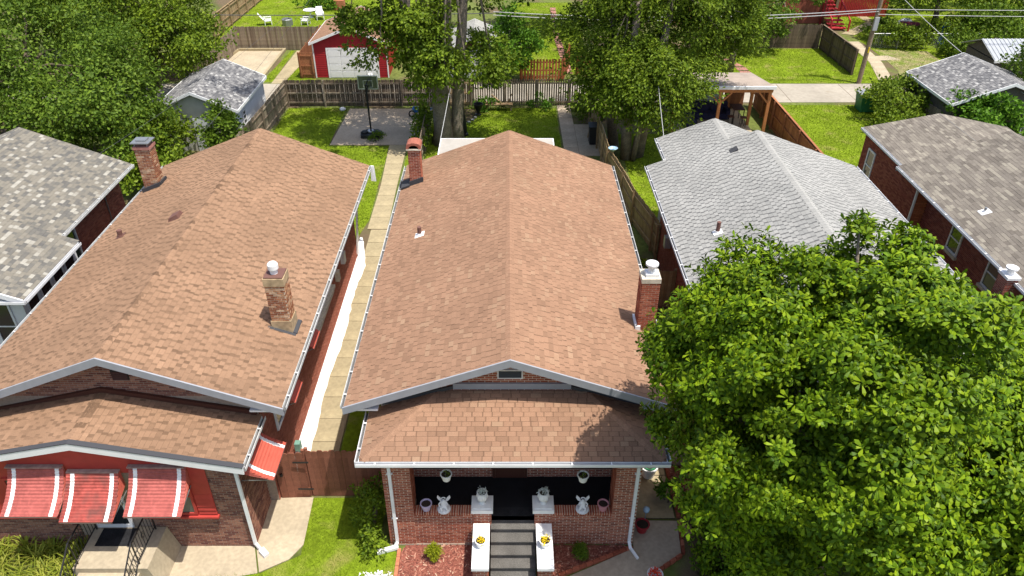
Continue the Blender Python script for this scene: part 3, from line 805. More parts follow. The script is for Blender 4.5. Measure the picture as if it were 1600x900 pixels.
for x0, x1 in ((-1.02, -.41), (.71, 1.31)):
    c = MB(); c.box(x0, x1, 14.22, 14.77, 1.40, 1.53); c.box(x0 + .06, x1 - .06, 14.28, 14.71, 1.53, 1.56); obj('pier_cap', c, 'ceramic_white', A.root)
# steps
for k in range(6):
    z1 = 1.09 - .172 * k; yb = 14.40 - .30 * k
    mb = MB(); mb.box(-.47, .78, yb - .30, yb, -.05, z1 - .17 + .0); mb.box(-.465, .775, yb - .32, yb - .302, z1 - .21, z1 - .168)
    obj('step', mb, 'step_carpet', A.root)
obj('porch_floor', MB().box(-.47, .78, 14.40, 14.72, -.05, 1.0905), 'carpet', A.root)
for x0, x1 in ((-.97, -.50), (.80, 1.25)):
    cw = obj('cheek_wall', MB().box(x0 + .03, x1 - .03, 12.76, 14.26, -.05, .92), 'mortar_pale', A.root)
    add_wall(A, cw, (x0 + .03, 12.76, 0), (1, 0, 0), x1 - x0 - .06, .92, N)
    add_wall(A, cw, (x0 + .03, 12.76, 0), (0, 1, 0), 1.5, .92, (-1, 0, 0)); add_wall(A, cw, (x1 - .03, 12.76, 0), (0, 1, 0), 1.5, .92, (1, 0, 0))
    obj('cheek_wall_cap', MB().box(x0, x1, 12.70, 14.20, .92, 1.02), 'white_paint', A.root)
# door, windows behind the porch
dr = obj('door', MB().box(-.36, .50, 15.84, 15.885, .96, 3.05), 'door_brown', A.root); obj('handle', MB().lathe((.42, 15.80, 1.95), [(.03, 0), (.03, .06)], 8), 'metal_grey', dr)
obj('door_frame', MB().box(-.45, -.362, 15.83, 15.89, .95, 3.14).box(.502, .59, 15.83, 15.89, .95, 3.14).box(-.36, .50, 15.83, 15.89, 3.052, 3.14), 'door_brown', A.root)
window(A.root, 'y-', -2.15, 2.25, 1.55, 1.55, 15.9, 'door_brown', 'glass'); window(A.root, 'y-', 2.35, 2.25, 1.55, 1.55, 15.9, 'door_brown', 'glass')
# downspouts
downspout(A.root, [(-3.19, 13.95, 3.68), (-3.19, 14.22, 3.45), (-3.19, 14.22, .22), (-3.26, 14.1, .10)], 'white_paint', .085, [(-3.19, 14.22, 3.0), (-3.19, 14.22, 1.2)])
obj('splash_pipe', MB().bar((-3.16, 14.12, .10), (-3.75, 13.95, .06), .12, .10), 'white_paint', A.root)
downspout(A.root, [(3.52, 13.95, 3.68), (3.52, 14.22, 3.45), (3.52, 14.22, .25), (3.55, 14.05, .12), (3.72, 13.75, .07)], 'white_paint', .085, [(3.52, 14.22, 3.0), (3.52, 14.22, 1.2)])
obj('vent_cover', MB().box(-2.92, -2.74, 14.23, 14.27, 3.4, 3.56), 'white_paint', A.root)
# chimneys
c1 = chimney(A.root, -4.06, -3.58, 28.75, 29.25, 4.3, 6.15, 'brick_red', 'mortar_pale', None)
cap = MB()
P = [(-.30, 0), (-.30, .10)] + [(-.30 * math.cos(a), .10 + .16 * math.sin(a)) for a in np.linspace(.0, math.pi, 9)] + [(.30, .10), (.30, 0), (.2, 0)] + [(.2 * math.cos(a), .02 + .14 * math.sin(a)) for a in np.linspace(0, math.pi, 9)] + [(-.2, 0)]
cap.prism([(-3.82 + x, 28.70, 6.15 + z) for x, z in P], (0, .6, 0)); obj('chimney_cap', cap, 'clay_flue', c1)
obj('chimney_collar', MB().box(-4.12, -3.52, 28.69, 29.31, 6.09, 6.15), 'stone_sill', c1)
fl2 = MB(); fl2.prism([(-4.1, 28.70, 4.43), (-3.5, 28.70, 4.66), (-3.5, 28.70, 4.92), (-4.1, 28.70, 4.70)], (0, .04, 0)); fl2.prism([(-4.45, 28.60, 4.40), (-4.08, 28.60, 4.53), (-4.08, 28.60, 4.60), (-4.45, 28.60, 4.46)], (0, .7, 0)); obj('flashing', fl2, 'flashing', c1)
c2 = chimney(A.root, 3.97, 4.50, 18.65, 19.2, 4.2, 6.25, 'brick_red', 'mortar_pale', None)
obj('chimney_crown', MB().box(3.95, 4.52, 18.63, 19.22, 6.25, 6.40), 'stone_sill', c2)
cp = MB(); cp.box(4.07, 4.46, 18.72, 19.05, 6.40, 6.50); cp.lathe((4.25, 18.9, 6.50), [(.10, 0), (.10, .16), (.13, .18), (.19, .24), (.19, .30), (.14, .33), (.0, .34)], 18, capt=False); obj('chimney_cap', cp, 'white_paint', c2)
fm = MB(); fm.box(3.90, 4.05, 18.58, 18.648, 4.42, 4.72); fm.box(3.90, 3.965, 18.6, 19.25, 4.5, 4.72); fm.box(4.505, 4.56, 18.6, 19.25, 4.3, 4.6); obj('flashing', fm, 'white_paint', c2)
vent_pipe(A.root, -3.2, 24.05, 4.80, .075, .34, 'vent_brown', 'white_paint', .17, A.s)
# rear porch roof
rp = MB(); rp.box(-3.45, 2.35, 31.2, 37.3, 2.95, 3.03); obj('rear_porch_roof', rp, 'roof_flat', A.root)
obj('rear_porch_fascia', MB().box(-3.5, -3.452, 31.2, 37.35, 2.85, 3.05).box(2.352, 2.4, 31.2, 37.35, 2.85, 3.05).box(-3.452, 2.352, 37.302, 37.35, 2.85, 3.05), 'white_paint', A.root)
for x in (-3.3, 2.2): obj('porch_post', MB().box(x - .06, x + .06, 37.0, 37.12, 0, 2.95), 'white_paint', A.root)
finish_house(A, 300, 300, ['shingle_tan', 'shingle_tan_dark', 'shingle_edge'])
# ---------------------------------------------------------------- left house with the red awnings
BXL, BXR = -15.23, -6.17
B = gable_house('brick_house', 'brick bungalow with brown shingle roof, red awnings and a lower gabled front', 'house', BXL, BXR, 15.35, 31.1, 4.35, 6.1, -14.35, -7.05, 15.9, 30.6,
                'brick_brown', 'mortar_grey', 'shingle_brown', 'deck_dark', 'ridge_brown', 'blotch', 300)
bx0, bx1, by0, by1, bze, bxc, bzr = -15.45, -6.97, 13.88, 15.88, 3.62, -11.21, 4.50
bs = (bzr - bze) / (bx1 - bxc)
dk = MB(); dk.prism([(bx0, by0, bze), (bxc, by0, bzr), (bx1, by0, bze), (bx1, by0, bze - .06), (bxc, by0, bzr - .06), (bx0, by0, bze - .06)], (0, by1 - by0, 0))
broof = obj('porch_roof', dk, 'deck_dark', B.root)
bl = math.hypot(bx1 - bxc, bzr - bze); bc, bsn = (bx1 - bxc) / bl, (bzr - bze) / bl
B.fields += [shingle_field((bx0 - .02, by1, bze), (0, -1, 0), (bc, 0, bsn), bl, lambda v: (0, by1 - by0), style='blotch'),
             shingle_field((bx1 + .02, by0, bze), (0, 1, 0), (-bc, 0, bsn), bl, lambda v: (0, by1 - by0), style='blotch')]
B.own += [broof, broof]
ridge_caps(broof, (bxc, by0, bzr), (bxc, by1, bzr), (-bc, 0, -bsn), (bc, 0, -bsn), 'ridge_brown')
for sg in (-1, 1):
    xe = bxc + sg * (bx1 - bxc + .06); ze2 = bze - .06 * bs
    r = MB(); r.prism([(bxc, by0 - .05, bzr + .03), (xe, by0 - .05, ze2 + .03), (xe, by0 - .05, ze2 - .20), (bxc, by0 - .05, bzr - .20)], (0, .05, 0)); obj('rake_board', r, 'white_paint', B.root)
    r = MB(); r.prism([(bxc, by0 - .06, bzr + .055), (xe, by0 - .06, ze2 + .055), (xe, by0 - .06, ze2 + .032), (bxc, by0 - .06, bzr + .032)], (0, .16, 0)); obj('drip_edge', r, 'flashing', B.root)
gutter('gutter', (bx1 + .02, by0 - .02, bze - .115), (bx1 + .02, by1 - .05, bze - .115), (1, 0, 0), B.root, 'white_grimy')
# upper gable
add_wall(B, B.wall, (-14.35, 15.9, 4.3), (1, 0, 0), 7.3, 1.8, (0, -1, 0), holes=[(3.55, 4.0, .60, .95)], top=lambda u: B.zt(-14.35 + u) - 4.3 - .02)
gv = obj('gable_vent', MB().box(-10.8, -10.35, 15.87, 15.9, 4.90, 5.25), 'trim_black', B.root)
for k in range(4): obj('slat', MB().prism([(-10.79, 15.868, 4.96 + k * .075), (-10.79, 15.84, 4.93 + k * .075), (-10.79, 15.84, 4.942 + k * .075), (-10.79, 15.868, 4.972 + k * .075)], (.43, 0, 0)), 'door_brown', gv)
fb = MB(); fb.prism([(-14.3, 15.8, bze + .16), (bxc, 15.8, bzr + .02), (bxc, 15.8, bzr + .16), (-14.3, 15.8, bze + .30)], (0, .09, 0)); fb.prism([(bxc, 15.8, bzr + .02), (-7.08, 15.8, bze + .06), (-7.08, 15.8, bze + .2), (bxc, 15.8, bzr + .16)], (0, .09, 0)); obj('flashing', fb, 'door_brown', B.root)
# porch walls
zt2 = lambda x: bze - .07 + (bx1 - bxc - abs(x - bxc)) * bs
pw = MB(); pw.prism([(-15.1, 14.22, -.1), (-7.31, 14.22, -.1), (-7.31, 14.22, zt2(-7.31)), (bxc, 14.22, bzr - .07), (-15.1, 14.22, zt2(-15.1))], (0, 1.66, 0))
bw = obj('front_wall', pw, 'mortar_grey', B.root)
bh = [(.65, 6.98, 1.42, 9), (2.95, 4.98, .55, 9)]
add_wall(B, bw, (-15.1, 14.22, 0), (1, 0, 0), 7.79, 3.62, (0, -1, 0), holes=bh, top=lambda u: zt2(-15.1 + u) - .02)
add_wall(B, bw, (-7.31, 14.22, 0), (0, 1, 0), 1.66, 3.5, (1, 0, 0))
rp = MB(); rp.prism([(-14.45, 14.2, 1.42), (-12.15, 14.2, 1.42), (-12.15, 14.2, 3.1), (-10.12, 14.2, 3.1), (-10.12, 14.2, 1.42), (-8.12, 14.2, 1.42), (-8.12, 14.2, zt2(-8.12) - .01), (bxc, 14.2, bzr - .08), (-14.45, 14.2, zt2(-14.45) - .01)][::-1], (0, -.018, 0))
obj('red_panel', rp, 'red_paint', B.root)
sd = MB()
for k in range(5): sd.prism([(-8.62, 14.18, 1.47 + k * .155), (-8.62, 14.15, 1.47 + k * .155), (-8.62, 14.178, 1.62 + k * .155)], (.5, 0, 0))
obj('red_siding', sd, 'red_paint', B.root)
obj('sill', MB().box(-10.2, -8.08, 14.08, 14.2, 1.36, 1.425), 'red_paint', B.root); obj('sill', MB().box(-14.5, -12.1, 14.08, 14.2, 1.36, 1.425), 'red_paint', B.root)
window(B.root, 'y-', -9.35, 2.2, 1.4, 1.45, 14.18, 'red_paint', 'glass_bright', .05); window(B.root, 'y-', -12.95, 2.2, 1.4, 1.45, 14.18, 'red_paint', 'glass_bright', .05)
dr = obj('storm_door', MB().box(-11.62, -11.54, 14.14, 14.2, .92, 3.02).box(-10.68, -10.6, 14.14, 14.2, .92, 3.02).box(-11.54, -10.68, 14.14, 14.2, .92, 1.06).box(-11.54, -10.68, 14.14, 14.2, 2.94, 3.02), 'siding_white', B.root)
obj('pane', MB().box(-11.54, -10.68, 14.155, 14.18, 1.06, 2.94), 'glass', dr); obj('handle', MB().box(-10.66, -10.63, 14.09, 14.14, 1.9, 2.05), 'metal_grey', dr)
# awnings
def awning(parent, O, along, out, w, prof, nrib, mats=('awning_red', 'awning_white', 'awning_orange', 'awning_cap'), stripe=.11, inset=.12, label=None, side=True):
    """prof: list of (distance out, height) from wall to front; ribs run along the wall"""
    O = np.array(O, float); along = norm(along); out = norm(out); z = np.array((0, 0, 1.0))
    pr = np.array(prof, float); sl = np.concatenate([[0], np.cumsum(np.linalg.norm(np.diff(pr, axis=0), axis=1))])
    n = nrib * 4; tt = np.linspace(0, sl[-1], n + 1)
    po = np.interp(tt, sl, pr[:, 0]); pz = np.interp(tt, sl, pr[:, 1])
    dn = np.gradient(po), np.gradient(pz)
    wv = .009 * np.sin(np.arange(n + 1) * math.pi / 2)
    nl = np.hypot(*dn); po2 = po - dn[1] / nl * wv; pz2 = pz + dn[0] / nl * wv
    us = [0, inset, inset + stripe, w - inset - stripe, w - inset, w]
    V = []; F = []; mi = []
    for k in range(n + 1):
        for u in us: V.append(O + along * u + out * po2[k] + z * pz2[k])
    for k in range(n):
        for q in range(5):
            F.append((k * 6 + q, k * 6 + q + 1, (k + 1) * 6 + q + 1, (k + 1) * 6 + q)); mi.append(1 if q in (1, 3) else 0)
    mb = MB(); mb.v = [tuple(q) for q in V]; mb.f = F; mb.m = mi
    root = obj('awning', mb, list(mats), parent, label=label)
    if side:
        for u in (0, w):
            s = MB(); base = O + along * u
            P = [base + out * po[k] + z * (pz[k] - .012) for k in range(0, n + 1, 4)]
            low = pz[-1] - .02
            # ribbed side fan closing down to the wall
            wall_pts = [base + out * (.02) + z * (pz[0] - (pz[0] - low) * (k / (len(P) - 1)) * .62) for k in range(len(P))]
            vv = []
            for k in range(len(P)):
                off = along * (.008 * (1 if k % 2 else -1)); vv += [P[k] + off, wall_pts[k] + off]
            for k in range(len(P) - 1): s.add([vv[2 * k], vv[2 * k + 1], vv[2 * k + 3], vv[2 * k + 2]], [(0, 1, 2, 3)])
            obj('side_panel', s, mats[2], root)
    va = MB(); nt = int(w / .055); A0 = O + out * (po[-1] + .004) + z * (pz[-1] + .01)
    for k in range(nt):
        u0 = w * k / nt; u1 = w * (k + 1) / nt
        va.prism([A0 + along * u0, A0 + along * u1, A0 + along * (u1 - .008) - z * .055, A0 + along * ((u0 + u1) / 2) - z * .072, A0 + along * (u0 + .008) - z * .055], out * .008)
    obj('valance', va, mats[0], root)
    fr = MB(); fr.bar(O + out * po[-1] + z * (pz[-1] - .03) + along * .02, O + along * (w - .02) + out * po[-1] + z * (pz[-1] - .03), .025)
    fr.bar(O + along * 0.02 + out * .02 + z * (pz[0] - .75), O + along * .02 + out * (po[-1] - .02) + z * (pz[-1] - .02), .02); fr.bar(O + along * (w - .02) + out * .02 + z * (pz[0] - .75), O + along * (w - .02) + out * (po[-1] - .02) + z * (pz[-1] - .02), .02)
    obj('awning_frame', fr, 'metal_grey', root)
    ca = MB(); ca.prism([O + z * (pz[0] + .01), O + along * w + z * (pz[0] + .01), O + along * w + out * .12 + z * (pz[0] + .005), O + out * .12 + z * (pz[0] + .005)], z * .03); obj('cap', ca, mats[3], root)
    return root
PF = [(.02, 3.40), (.13, 3.17), (.30, 2.94), (.52, 2.74), (.76, 2.59), (.95, 2.50)]
awning(B.root, (-13.32, 14.17, 0), (1, 0, 0), (0, -1, 0), 1.50, PF, 15)
awning(B.root, (-10.09, 14.17, 0), (1, 0, 0), (0, -1, 0), 1.52, PF, 15)
PF2 = [(.12, 3.24), (.26, 3.03), (.46, 2.82), (.72, 2.61), (1.05, 2.43)]
awning(B.root, (-11.74, 14.15, 0), (1, 0, 0), (0, -1, 0), 1.40, PF2, 15, mats=('awning_red_worn', 'awning_white', 'awning_orange', 'awning_cap'))
awning(B.root, (-7.31, 14.35, 0), (0, 1, 0), (1, 0, 0), 1.42, [(.02, 3.34), (.16, 3.14), (.36, 2.94), (.62, 2.76), (.90, 2.64)], 12, mats=('awning_orange', 'awning_white', 'awning_orange', 'awning_cap'))
for y in (16.9, 19.5): awning(B.root, (-7.03, y, 0), (0, 1, 0), (1, 0, 0), .95, [(.02, 3.55), (.25, 3.5), (.5, 3.34), (.70, 3.14)], 7, mats=('awning_orange', 'awning_orange', 'awning_orange', 'awning_cap'))
# bright light fixtures under the awnings are small plants hooks: none seen
# right wall
hol = [(5.5 - 0, 9.0, 2.1, 3.75)]
f = wall_field((-7.05, 15.9, 0), (0, 1, 0), 14.7, 4.0, (1, 0, 0), holes=[(.95, 1.9, 2.0, 3.5), (3.5, 4.4, 2.0, 3.5), (5.7, 8.7, 2.1, 3.6)], depth=.012)
join_fields('bricks', [f], [np.ones(len(f.c), bool)], BRICK_T, ['brick_painted'], B.wall)
f = wall_field((-14.35, 15.9, 0), (0, 1, 0), 14.7, 4.0, (-1, 0, 0), depth=.012)
join_fields('bricks', [f], [np.ones(len(f.c), bool)], BRICK_T, ['brick_painted'], B.wall)
window(B.root, 'x+', 17.35, 2.75, .9, 1.5, -7.05, 'white_paint', 'glass', .06); window(B.root, 'x+', 19.85, 2.75, .9, 1.5, -7.05, 'white_paint', 'glass', .06)
for k in range(3): window(B.root, 'x+', 22.1 + k, 2.85, .98, 1.5, -7.05, 'white_paint', 'glass', .06)
sl = obj('stone_ledge', MB().box(-7.05, -6.78, 21.4, 24.9, 1.98, 2.1), 'stone_sill', B.root)
for k in range(26): obj('brick', MB().box(-7.05, -6.85, 21.42 + k * .134, 21.42 + k * .134 + .122, 1.78, 1.978), 'stone_sill', sl)
mt = obj('meter_box', MB().box(-7.04, -6.86, 27.2, 27.5, 1.6, 2.1), 'metal_light', B.root); obj('conduit', MB().tube([(-6.95, 27.35, 2.1), (-6.95, 27.35, 4.0)], .03), 'metal_light', mt)
obj('meter_box', MB().box(-7.04, -6.88, 26.0, 26.25, 1.5, 1.95), 'stone_sill', B.root)
downspout(B.root, [(-6.92, 13.98, 3.5), (-7.28, 14.14, 3.3), (-7.28, 14.14, .22), (-7.12, 14.02, .10), (-6.98, 13.9, .07)], 'white_paint', .085)
obj('drain_boot', MB().bar((-7.1, 14.0, .12), (-6.9, 13.82, .08), .16, .14), 'white_paint', B.root)
dn = downspout(B.root, [(-6.2, 30.8, 4.2), (-6.7, 30.4, 3.8), (-7.0, 30.4, .2)], 'white_paint', .085)
# chimneys
c3 = chimney(B.root, -7.14, -6.58, 18.56, 19.10, 4.3, 6.20, 'brick_chimney', 'mortar_pale', None)
obj('chimney_crown', MB().box(-7.165, -6.555, 18.535, 19.125, 6.20, 6.46), 'mortar_tan', c3); obj('chimney_top', MB().box(-7.14, -6.58, 18.56, 19.10, 6.46, 6.5), 'vent_brown', c3)
obj('chimney_base', MB().box(-7.17, -6.55, 18.53, 19.13, 4.3, 4.95), 'mortar_tan', c3)
cp = MB(); cp.lathe((-6.88, 18.83, 6.5), [(.11, 0), (.11, .14), (.155, .16), (.155, .30), (.12, .35), (0, .37)], 18, capt=False); obj('chimney_cap', cp, 'white_paint', c3)
fm = MB()
fm.prism([(-7.26, 18.42, 4.66), (-6.46, 18.42, 4.36), (-6.46, 18.53, 4.36), (-7.26, 18.53, 4.66)], (0, 0, .13)); fm.prism([(-6.55, 18.53, 4.42), (-6.44, 18.53, 4.38), (-6.44, 19.2, 4.38), (-6.55, 19.2, 4.42)], (0, 0, .13)); obj('flashing', fm, 'flashing', c3)
c4 = chimney(B.root, -14.95, -14.35, 28.3, 28.85, 4.2, 6.30, 'brick_chimney', 'mortar_pale', None)
obj('chimney_crown', MB().box(-14.99, -14.31, 28.26, 28.89, 6.30, 6.42), 'paver_red', c4)
cp = MB(); cp.box(-15.02, -14.28, 28.23, 28.9, 6.56, 6.60)
for x in (-14.9, -14.4):
    for y in (28.35, 28.8): cp.box(x - .02, x + .02, y - .02, y + .02, 6.42, 6.56)
cp.box(-14.85, -14.45, 28.4, 28.76, 6.60, 6.66); obj('chimney_cap', cp, 'metal_grey', c4)
fm = MB(); fm.prism([(-15.05, 28.2, 4.44), (-14.28, 28.2, 4.74), (-14.28, 28.3, 4.74), (-15.05, 28.3, 4.44)], (0, 0, .16)); fm.prism([(-14.35, 28.3, 4.70), (-14.25, 28.3, 4.74), (-14.25, 28.95, 4.74), (-14.35, 28.95, 4.70)], (0, 0, .14)); obj('flashing', fm, 'flashing', c4)
bv = MB(); bz = lambda x: 6.1 - abs(x - B.xc) * B.s
bv.add([(-11.95, 23.5, bz(-11.95)), (-11.55, 23.5, bz(-11.55)), (-11.55, 23.95, bz(-11.55)), (-11.95, 23.95, bz(-11.95)), (-11.93, 23.52, bz(-11.95) + .14), (-11.62, 23.55, bz(-11.55) + .14), (-11.62, 23.9, bz(-11.55) + .14), (-11.93, 23.93, bz(-11.95) + .14)],
       [(4, 5, 6, 7), (0, 1, 5, 4), (1, 2, 6, 5), (2, 3, 7, 6), (3, 0, 4, 7)])
obj('roof_vent', bv, 'vent_brown', B.root)
vent_pipe(B.root, -14.05, 23.95, bz(-14.05), .09, .26, 'vent_brown', 'vent_brown', .16, B.s)
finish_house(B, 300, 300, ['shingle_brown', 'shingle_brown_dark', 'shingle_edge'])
# concrete stoop with iron railings
st = thing('concrete_stoop', 'concrete stoop with steps under the middle red awning', 'stoop', (-10.8, 13.5, 0))
obj('platform', MB().box(-11.72, -9.88, 12.80, 14.19, -.05, .90), 'concrete', st)
fl = MB(); fl.add([(-9.88, 12.8, .9), (-9.70, 12.8, .9), (-9.45, 12.8, -.05), (-9.88, 12.8, -.05), (-9.88, 14.19, .9), (-9.70, 14.19, .9), (-9.45, 14.19, -.05), (-9.88, 14.19, -.05)], [(0, 3, 2, 1), (4, 5, 6, 7), (0, 1, 5, 4), (1, 2, 6, 5)]); obj('buttress', fl, 'concrete', st)
for k in range(4): obj('step', MB().box(-11.6, -9.95, 12.80 - .3 * (k + 1), 12.80 - .3 * k, -.05, .90 - .18 * (k + 1)), 'concrete', st)
tag(obj('doormat', MB().box(-11.45, -10.45, 13.52, 14.12, .902, .915), 'carpet'), 'black doormat on the concrete stoop', 'doormat')
def railing(x, lab):
    r = thing('railing', lab, 'railing', (x, 13.4, .9))
    top = [(x, 14.1, 1.78), (x, 12.95, 1.78), (x, 11.9, 1.10)]
    low = [(x, 14.1, 1.02), (x, 12.95, 1.02), (x, 11.9, .36)]
    for a, b in zip(top[:-1], top[1:]): obj('rail', MB().bar(a, b, .035, .025), 'iron', r)
    for a, b in zip(low[:-1], low[1:]): obj('rail', MB().bar(a, b, .025, .02), 'iron', r)
    for y, z0, z1 in ((14.1, .9, 1.78), (12.95, .9, 1.78), (11.9, 0.15, 1.10)): obj('post', MB().bar((x, y, z0), (x, y, z1), .032, up=(0, 1, 0)), 'iron', r)
    for k in range(1, 9):
        y = 14.1 - k * 1.15 / 9; obj('baluster', MB().bar((x, y, 1.02), (x, y, 1.78), .014, up=(0, 1, 0)), 'iron', r)
    for k in range(1, 8):
        q = k / 8; y = 12.95 - q * 1.05; obj('baluster', MB().bar((x, y, 1.02 - .66 * q), (x, y, 1.78 - .68 * q), .014, up=(0, 1, 0)), 'iron', r)
    for cy in (13.5, 12.45):
        zz = 1.4 if cy > 13 else 1.08; P = [(x, cy + .10 * math.cos(a) * (1 - a / 16), zz + .13 * math.sin(a) * (1 - a / 16)) for a in np.linspace(0, 11, 30)]
        obj('scroll', MB().tube(P, .009, 5), 'iron', r)
railing(-9.97, 'right black iron railing of the concrete stoop, beside the buttress'); railing(-11.64, 'left black iron railing of the concrete stoop, beside the lilies')

# ---------------------------------------------------------------- far left house with mottled roof
C_ = gable_house('brick_house', 'dark brick house at the left edge with mottled grey and cream shingles', 'house', -25.9, -17.0, 24.7, 31.6, 4.2, 5.95, -25.2, -17.55, 25.0, 31.1,
                 'brick_dark', 'mortar_grey', 'shingle_mottled', 'deck_grey', 'shingle_mottled', 'mix', 0, caps=False)
xc = C_.xc
cx0, cx1, cy0, cy1 = -26.9, -16.12, 20.75, 24.6
s_ = (5.95 - 4.2) / (cx1 - xc)
zf = lambda x: 4.2 + (cx1 - x) * C_.s
dk = MB(); zr2 = zf(xc)
dk.prism([(cx1, cy0, 4.2), (cx1, cy1 + .1, 4.2), (xc, cy1 + .1, zr2), (xc, cy0, zr2)], (0, 0, -.06)); dk.prism([(xc, cy0, zr2), (xc, cy1 + .1, zr2), (2 * xc - cx1, cy1 + .1, 4.2), (2 * xc - cx1, cy0, 4.2)], (0, 0, -.06))
croof = obj('front_roof', dk, 'deck_grey', C_.root)
Lc = math.hypot(cx1 - xc, zr2 - 4.2); cc, cs = (cx1 - xc) / Lc, (zr2 - 4.2) / Lc
C_.fields += [shingle_field((cx1 + .02, cy0, 4.2), (0, 1, 0), (-cc, 0, cs), Lc, lambda v: (0, cy1 + .1 - cy0), style='mix'), shingle_field((2 * xc - cx1 - .02, cy1, 4.2), (0, -1, 0), (cc, 0, cs), Lc, lambda v: (0, cy1 - cy0), style='mix')]
C_.own += [croof, croof]
gutter('gutter', (cx1 + .02, cy0, 4.08), (cx1 + .02, cy1, 4.08), (1, 0, 0), C_.root, 'white_paint', hang=False)
gutter('gutter', (-18.6, cy0 - .02, 4.08), (cx1 + .1, cy0 - .02, 4.08), (0, -1, 0), C_.root, 'white_paint', hang=False)
obj('rake_board', MB().prism([(cx1 + .02, cy0 - .05, 4.22), (xc, cy0 - .05, zr2 + .02), (xc, cy0 - .05, zr2 - .2), (cx1 + .02, cy0 - .05, 4.02)], (0, .045, 0)), 'white_paint', C_.root)
sw = obj('sunroom_wall', MB().box(-25.0, -16.55, 21.2, 24.95, -.1, 4.06), 'siding_white', C_.root)
for k in range(4): window(C_.root, 'x+', 21.75 + k * .86, 2.95, .74, 1.7, -16.55, 'siding_white', 'glass', .05)
for k in range(10):
    obj('siding_board', MB().prism([(-16.55, 21.18, .2 + k * .19), (-16.515, 21.18, .2 + k * .19), (-16.55, 21.18, .385 + k * .19)], (0, 3.7, 0)), 'siding_white', sw)
window(C_.root, 'y-', -17.4, 2.8, .8, 2.2, 21.2, 'siding_white', 'glass', .05); window(C_.root, 'y-', -19.2, 2.8, 1.6, 1.8, 21.2, 'siding_white', 'glass', .05)
f = wall_field((-17.55, 25.0, 0), (0, 1, 0), 6.1, 4.1, (1, 0, 0), holes=[(.25, 1.9, 2.0, 3.75)], depth=.012)
f2 = wall_field((-25.0, 21.18, 0), (1, 0, 0), 6.5, 1.9, (0, -1, 0), depth=.012)
C_.bf += [f, f2]; C_.bown += [C_.wall, C_.wall]
window(C_.root, 'x+', 26.0, 2.85, 1.6, 1.7, -17.55, 'siding_white', 'glass', .08)
obj('conduit', MB().tube([(-17.5, 29.6, 4.0), (-17.5, 29.6, .3)], .025, 6), 'metal_grey', C_.root)
obj('lamp', MB().lathe((-17.3, 25.1, 3.55), [(.1, 0), (.13, .12), (.08, .24)], 10), 'ceramic_white', C_.root)
finish_house(C_, 0, 0, ['shingle_mottled', 'shingle_edge_grey'])

# ---------------------------------------------------------------- silver roofed house behind the big tree
D = gable_house('brick_house', 'brick bungalow with pale silver grey shingle roof, half hidden by the big tree', 'house', 6.22, 15.42, 15.4, 31.07, 4.35, 6.03, 7.0, 14.65, 15.9, 30.6,
                'brick_painted', 'mortar_red', 'shingle_silver', 'deck_grey', 'ridge_silver', 'dash', 0, gut='white_paint')
wx0, wx1, wz = 7.15, 12.35, 4.40
wxc = (wx0 + wx1) / 2; wr_ = wz + (wx1 - wxc) * .385
dk = MB(); dk.prism([(wx0, 29.5, wz), (wxc, 29.5, wr_), (wx1, 29.5, wz), (wx1, 29.5, wz - .06), (wxc, 29.5, wr_ - .06), (wx0, 29.5, wz - .06)], (0, 4.6, 0))
droof = obj('rear_roof', dk, 'deck_grey', D.root)
wl_ = math.hypot(wx1 - wxc, wr_ - wz); wc, wsn = (wx1 - wxc) / wl_, (wr_ - wz) / wl_
D.fields += [shingle_field((wx0 - .02, 34.1, wz), (0, -1, 0), (wc, 0, wsn), wl_, lambda v: (0, 4.5), style='dash'), shingle_field((wx1 + .02, 29.6, wz), (0, 1, 0), (-wc, 0, wsn), wl_, lambda v: (0, 4.5), style='dash')]
D.own += [droof, droof]
ridge_caps(droof, (wxc, 29.8, wr_), (wxc, 34.1, wr_), (-wc, 0, -wsn), (wc, 0, -wsn), 'ridge_silver')
obj('rear_wall', MB().prism([(7.6, 30.61, -.1), (11.9, 30.61, -.1), (11.9, 30.61, 4.3), (wxc, 30.61, wr_ - .08), (7.6, 30.61, 4.3)], (0, 3.3, 0)), 'siding_white', D.root)
gutter('gutter', (wx0 - .02, 31.2, wz - .115), (wx0 - .02, 34.1, wz - .115), (-1, 0, 0), D.root, 'white_paint')
rk = MB(); rk.prism([(wx0 - .05, 34.1, wz - .03), (wxc, 34.1, wr_ - .03), (wxc, 34.1, wr_ - .18), (wx0 - .05, 34.1, wz - .18)], (0, .04, 0)); rk.prism([(wxc, 34.1, wr_ - .03), (wx1 + .05, 34.1, wz - .03), (wx1 + .05, 34.1, wz - .18), (wxc, 34.1, wr_ - .18)], (0, .04, 0)); obj('rake_board', rk, 'white_paint', D.root)
add_wall(D, D.wall, (7.0, 15.9, 0), (0, 1, 0), 14.7, 4.2, (-1, 0, 0), depth=.012)
zD = lambda x: 6.03 - abs(x - D.xc) * D.s
vent_pipe(D.root, 7.65, 24.1, zD(7.65), .075, .45, 'vent_brown', 'white_paint', .16, D.s)
rv = MB(); rv.prism([(9.4, 29.75, zD(9.4) + .01), (9.7, 29.75, zD(9.7) + .01), (9.7, 29.75, zD(9.7) + .1)], (0, .35, 0)); obj('roof_vent', rv, 'flashing', D.root)
mt = obj('meter_box', MB().box(6.72, 6.98, 28.0, 28.3, 1.9, 2.4), 'metal_light', D.root); obj('conduit', MB().tube([(6.88, 28.15, 2.4), (6.9, 28.6, 4.2)], .03), 'metal_light', mt)
obj('gutter_guard', MB().box(6.86, 6.98, 24.0, 25.0, 3.2, 3.9), 'metal_grey', D.root)
finish_house(D, 0, 0, ['shingle_silver', 'shingle_silver_dark', 'ridge_silver'])

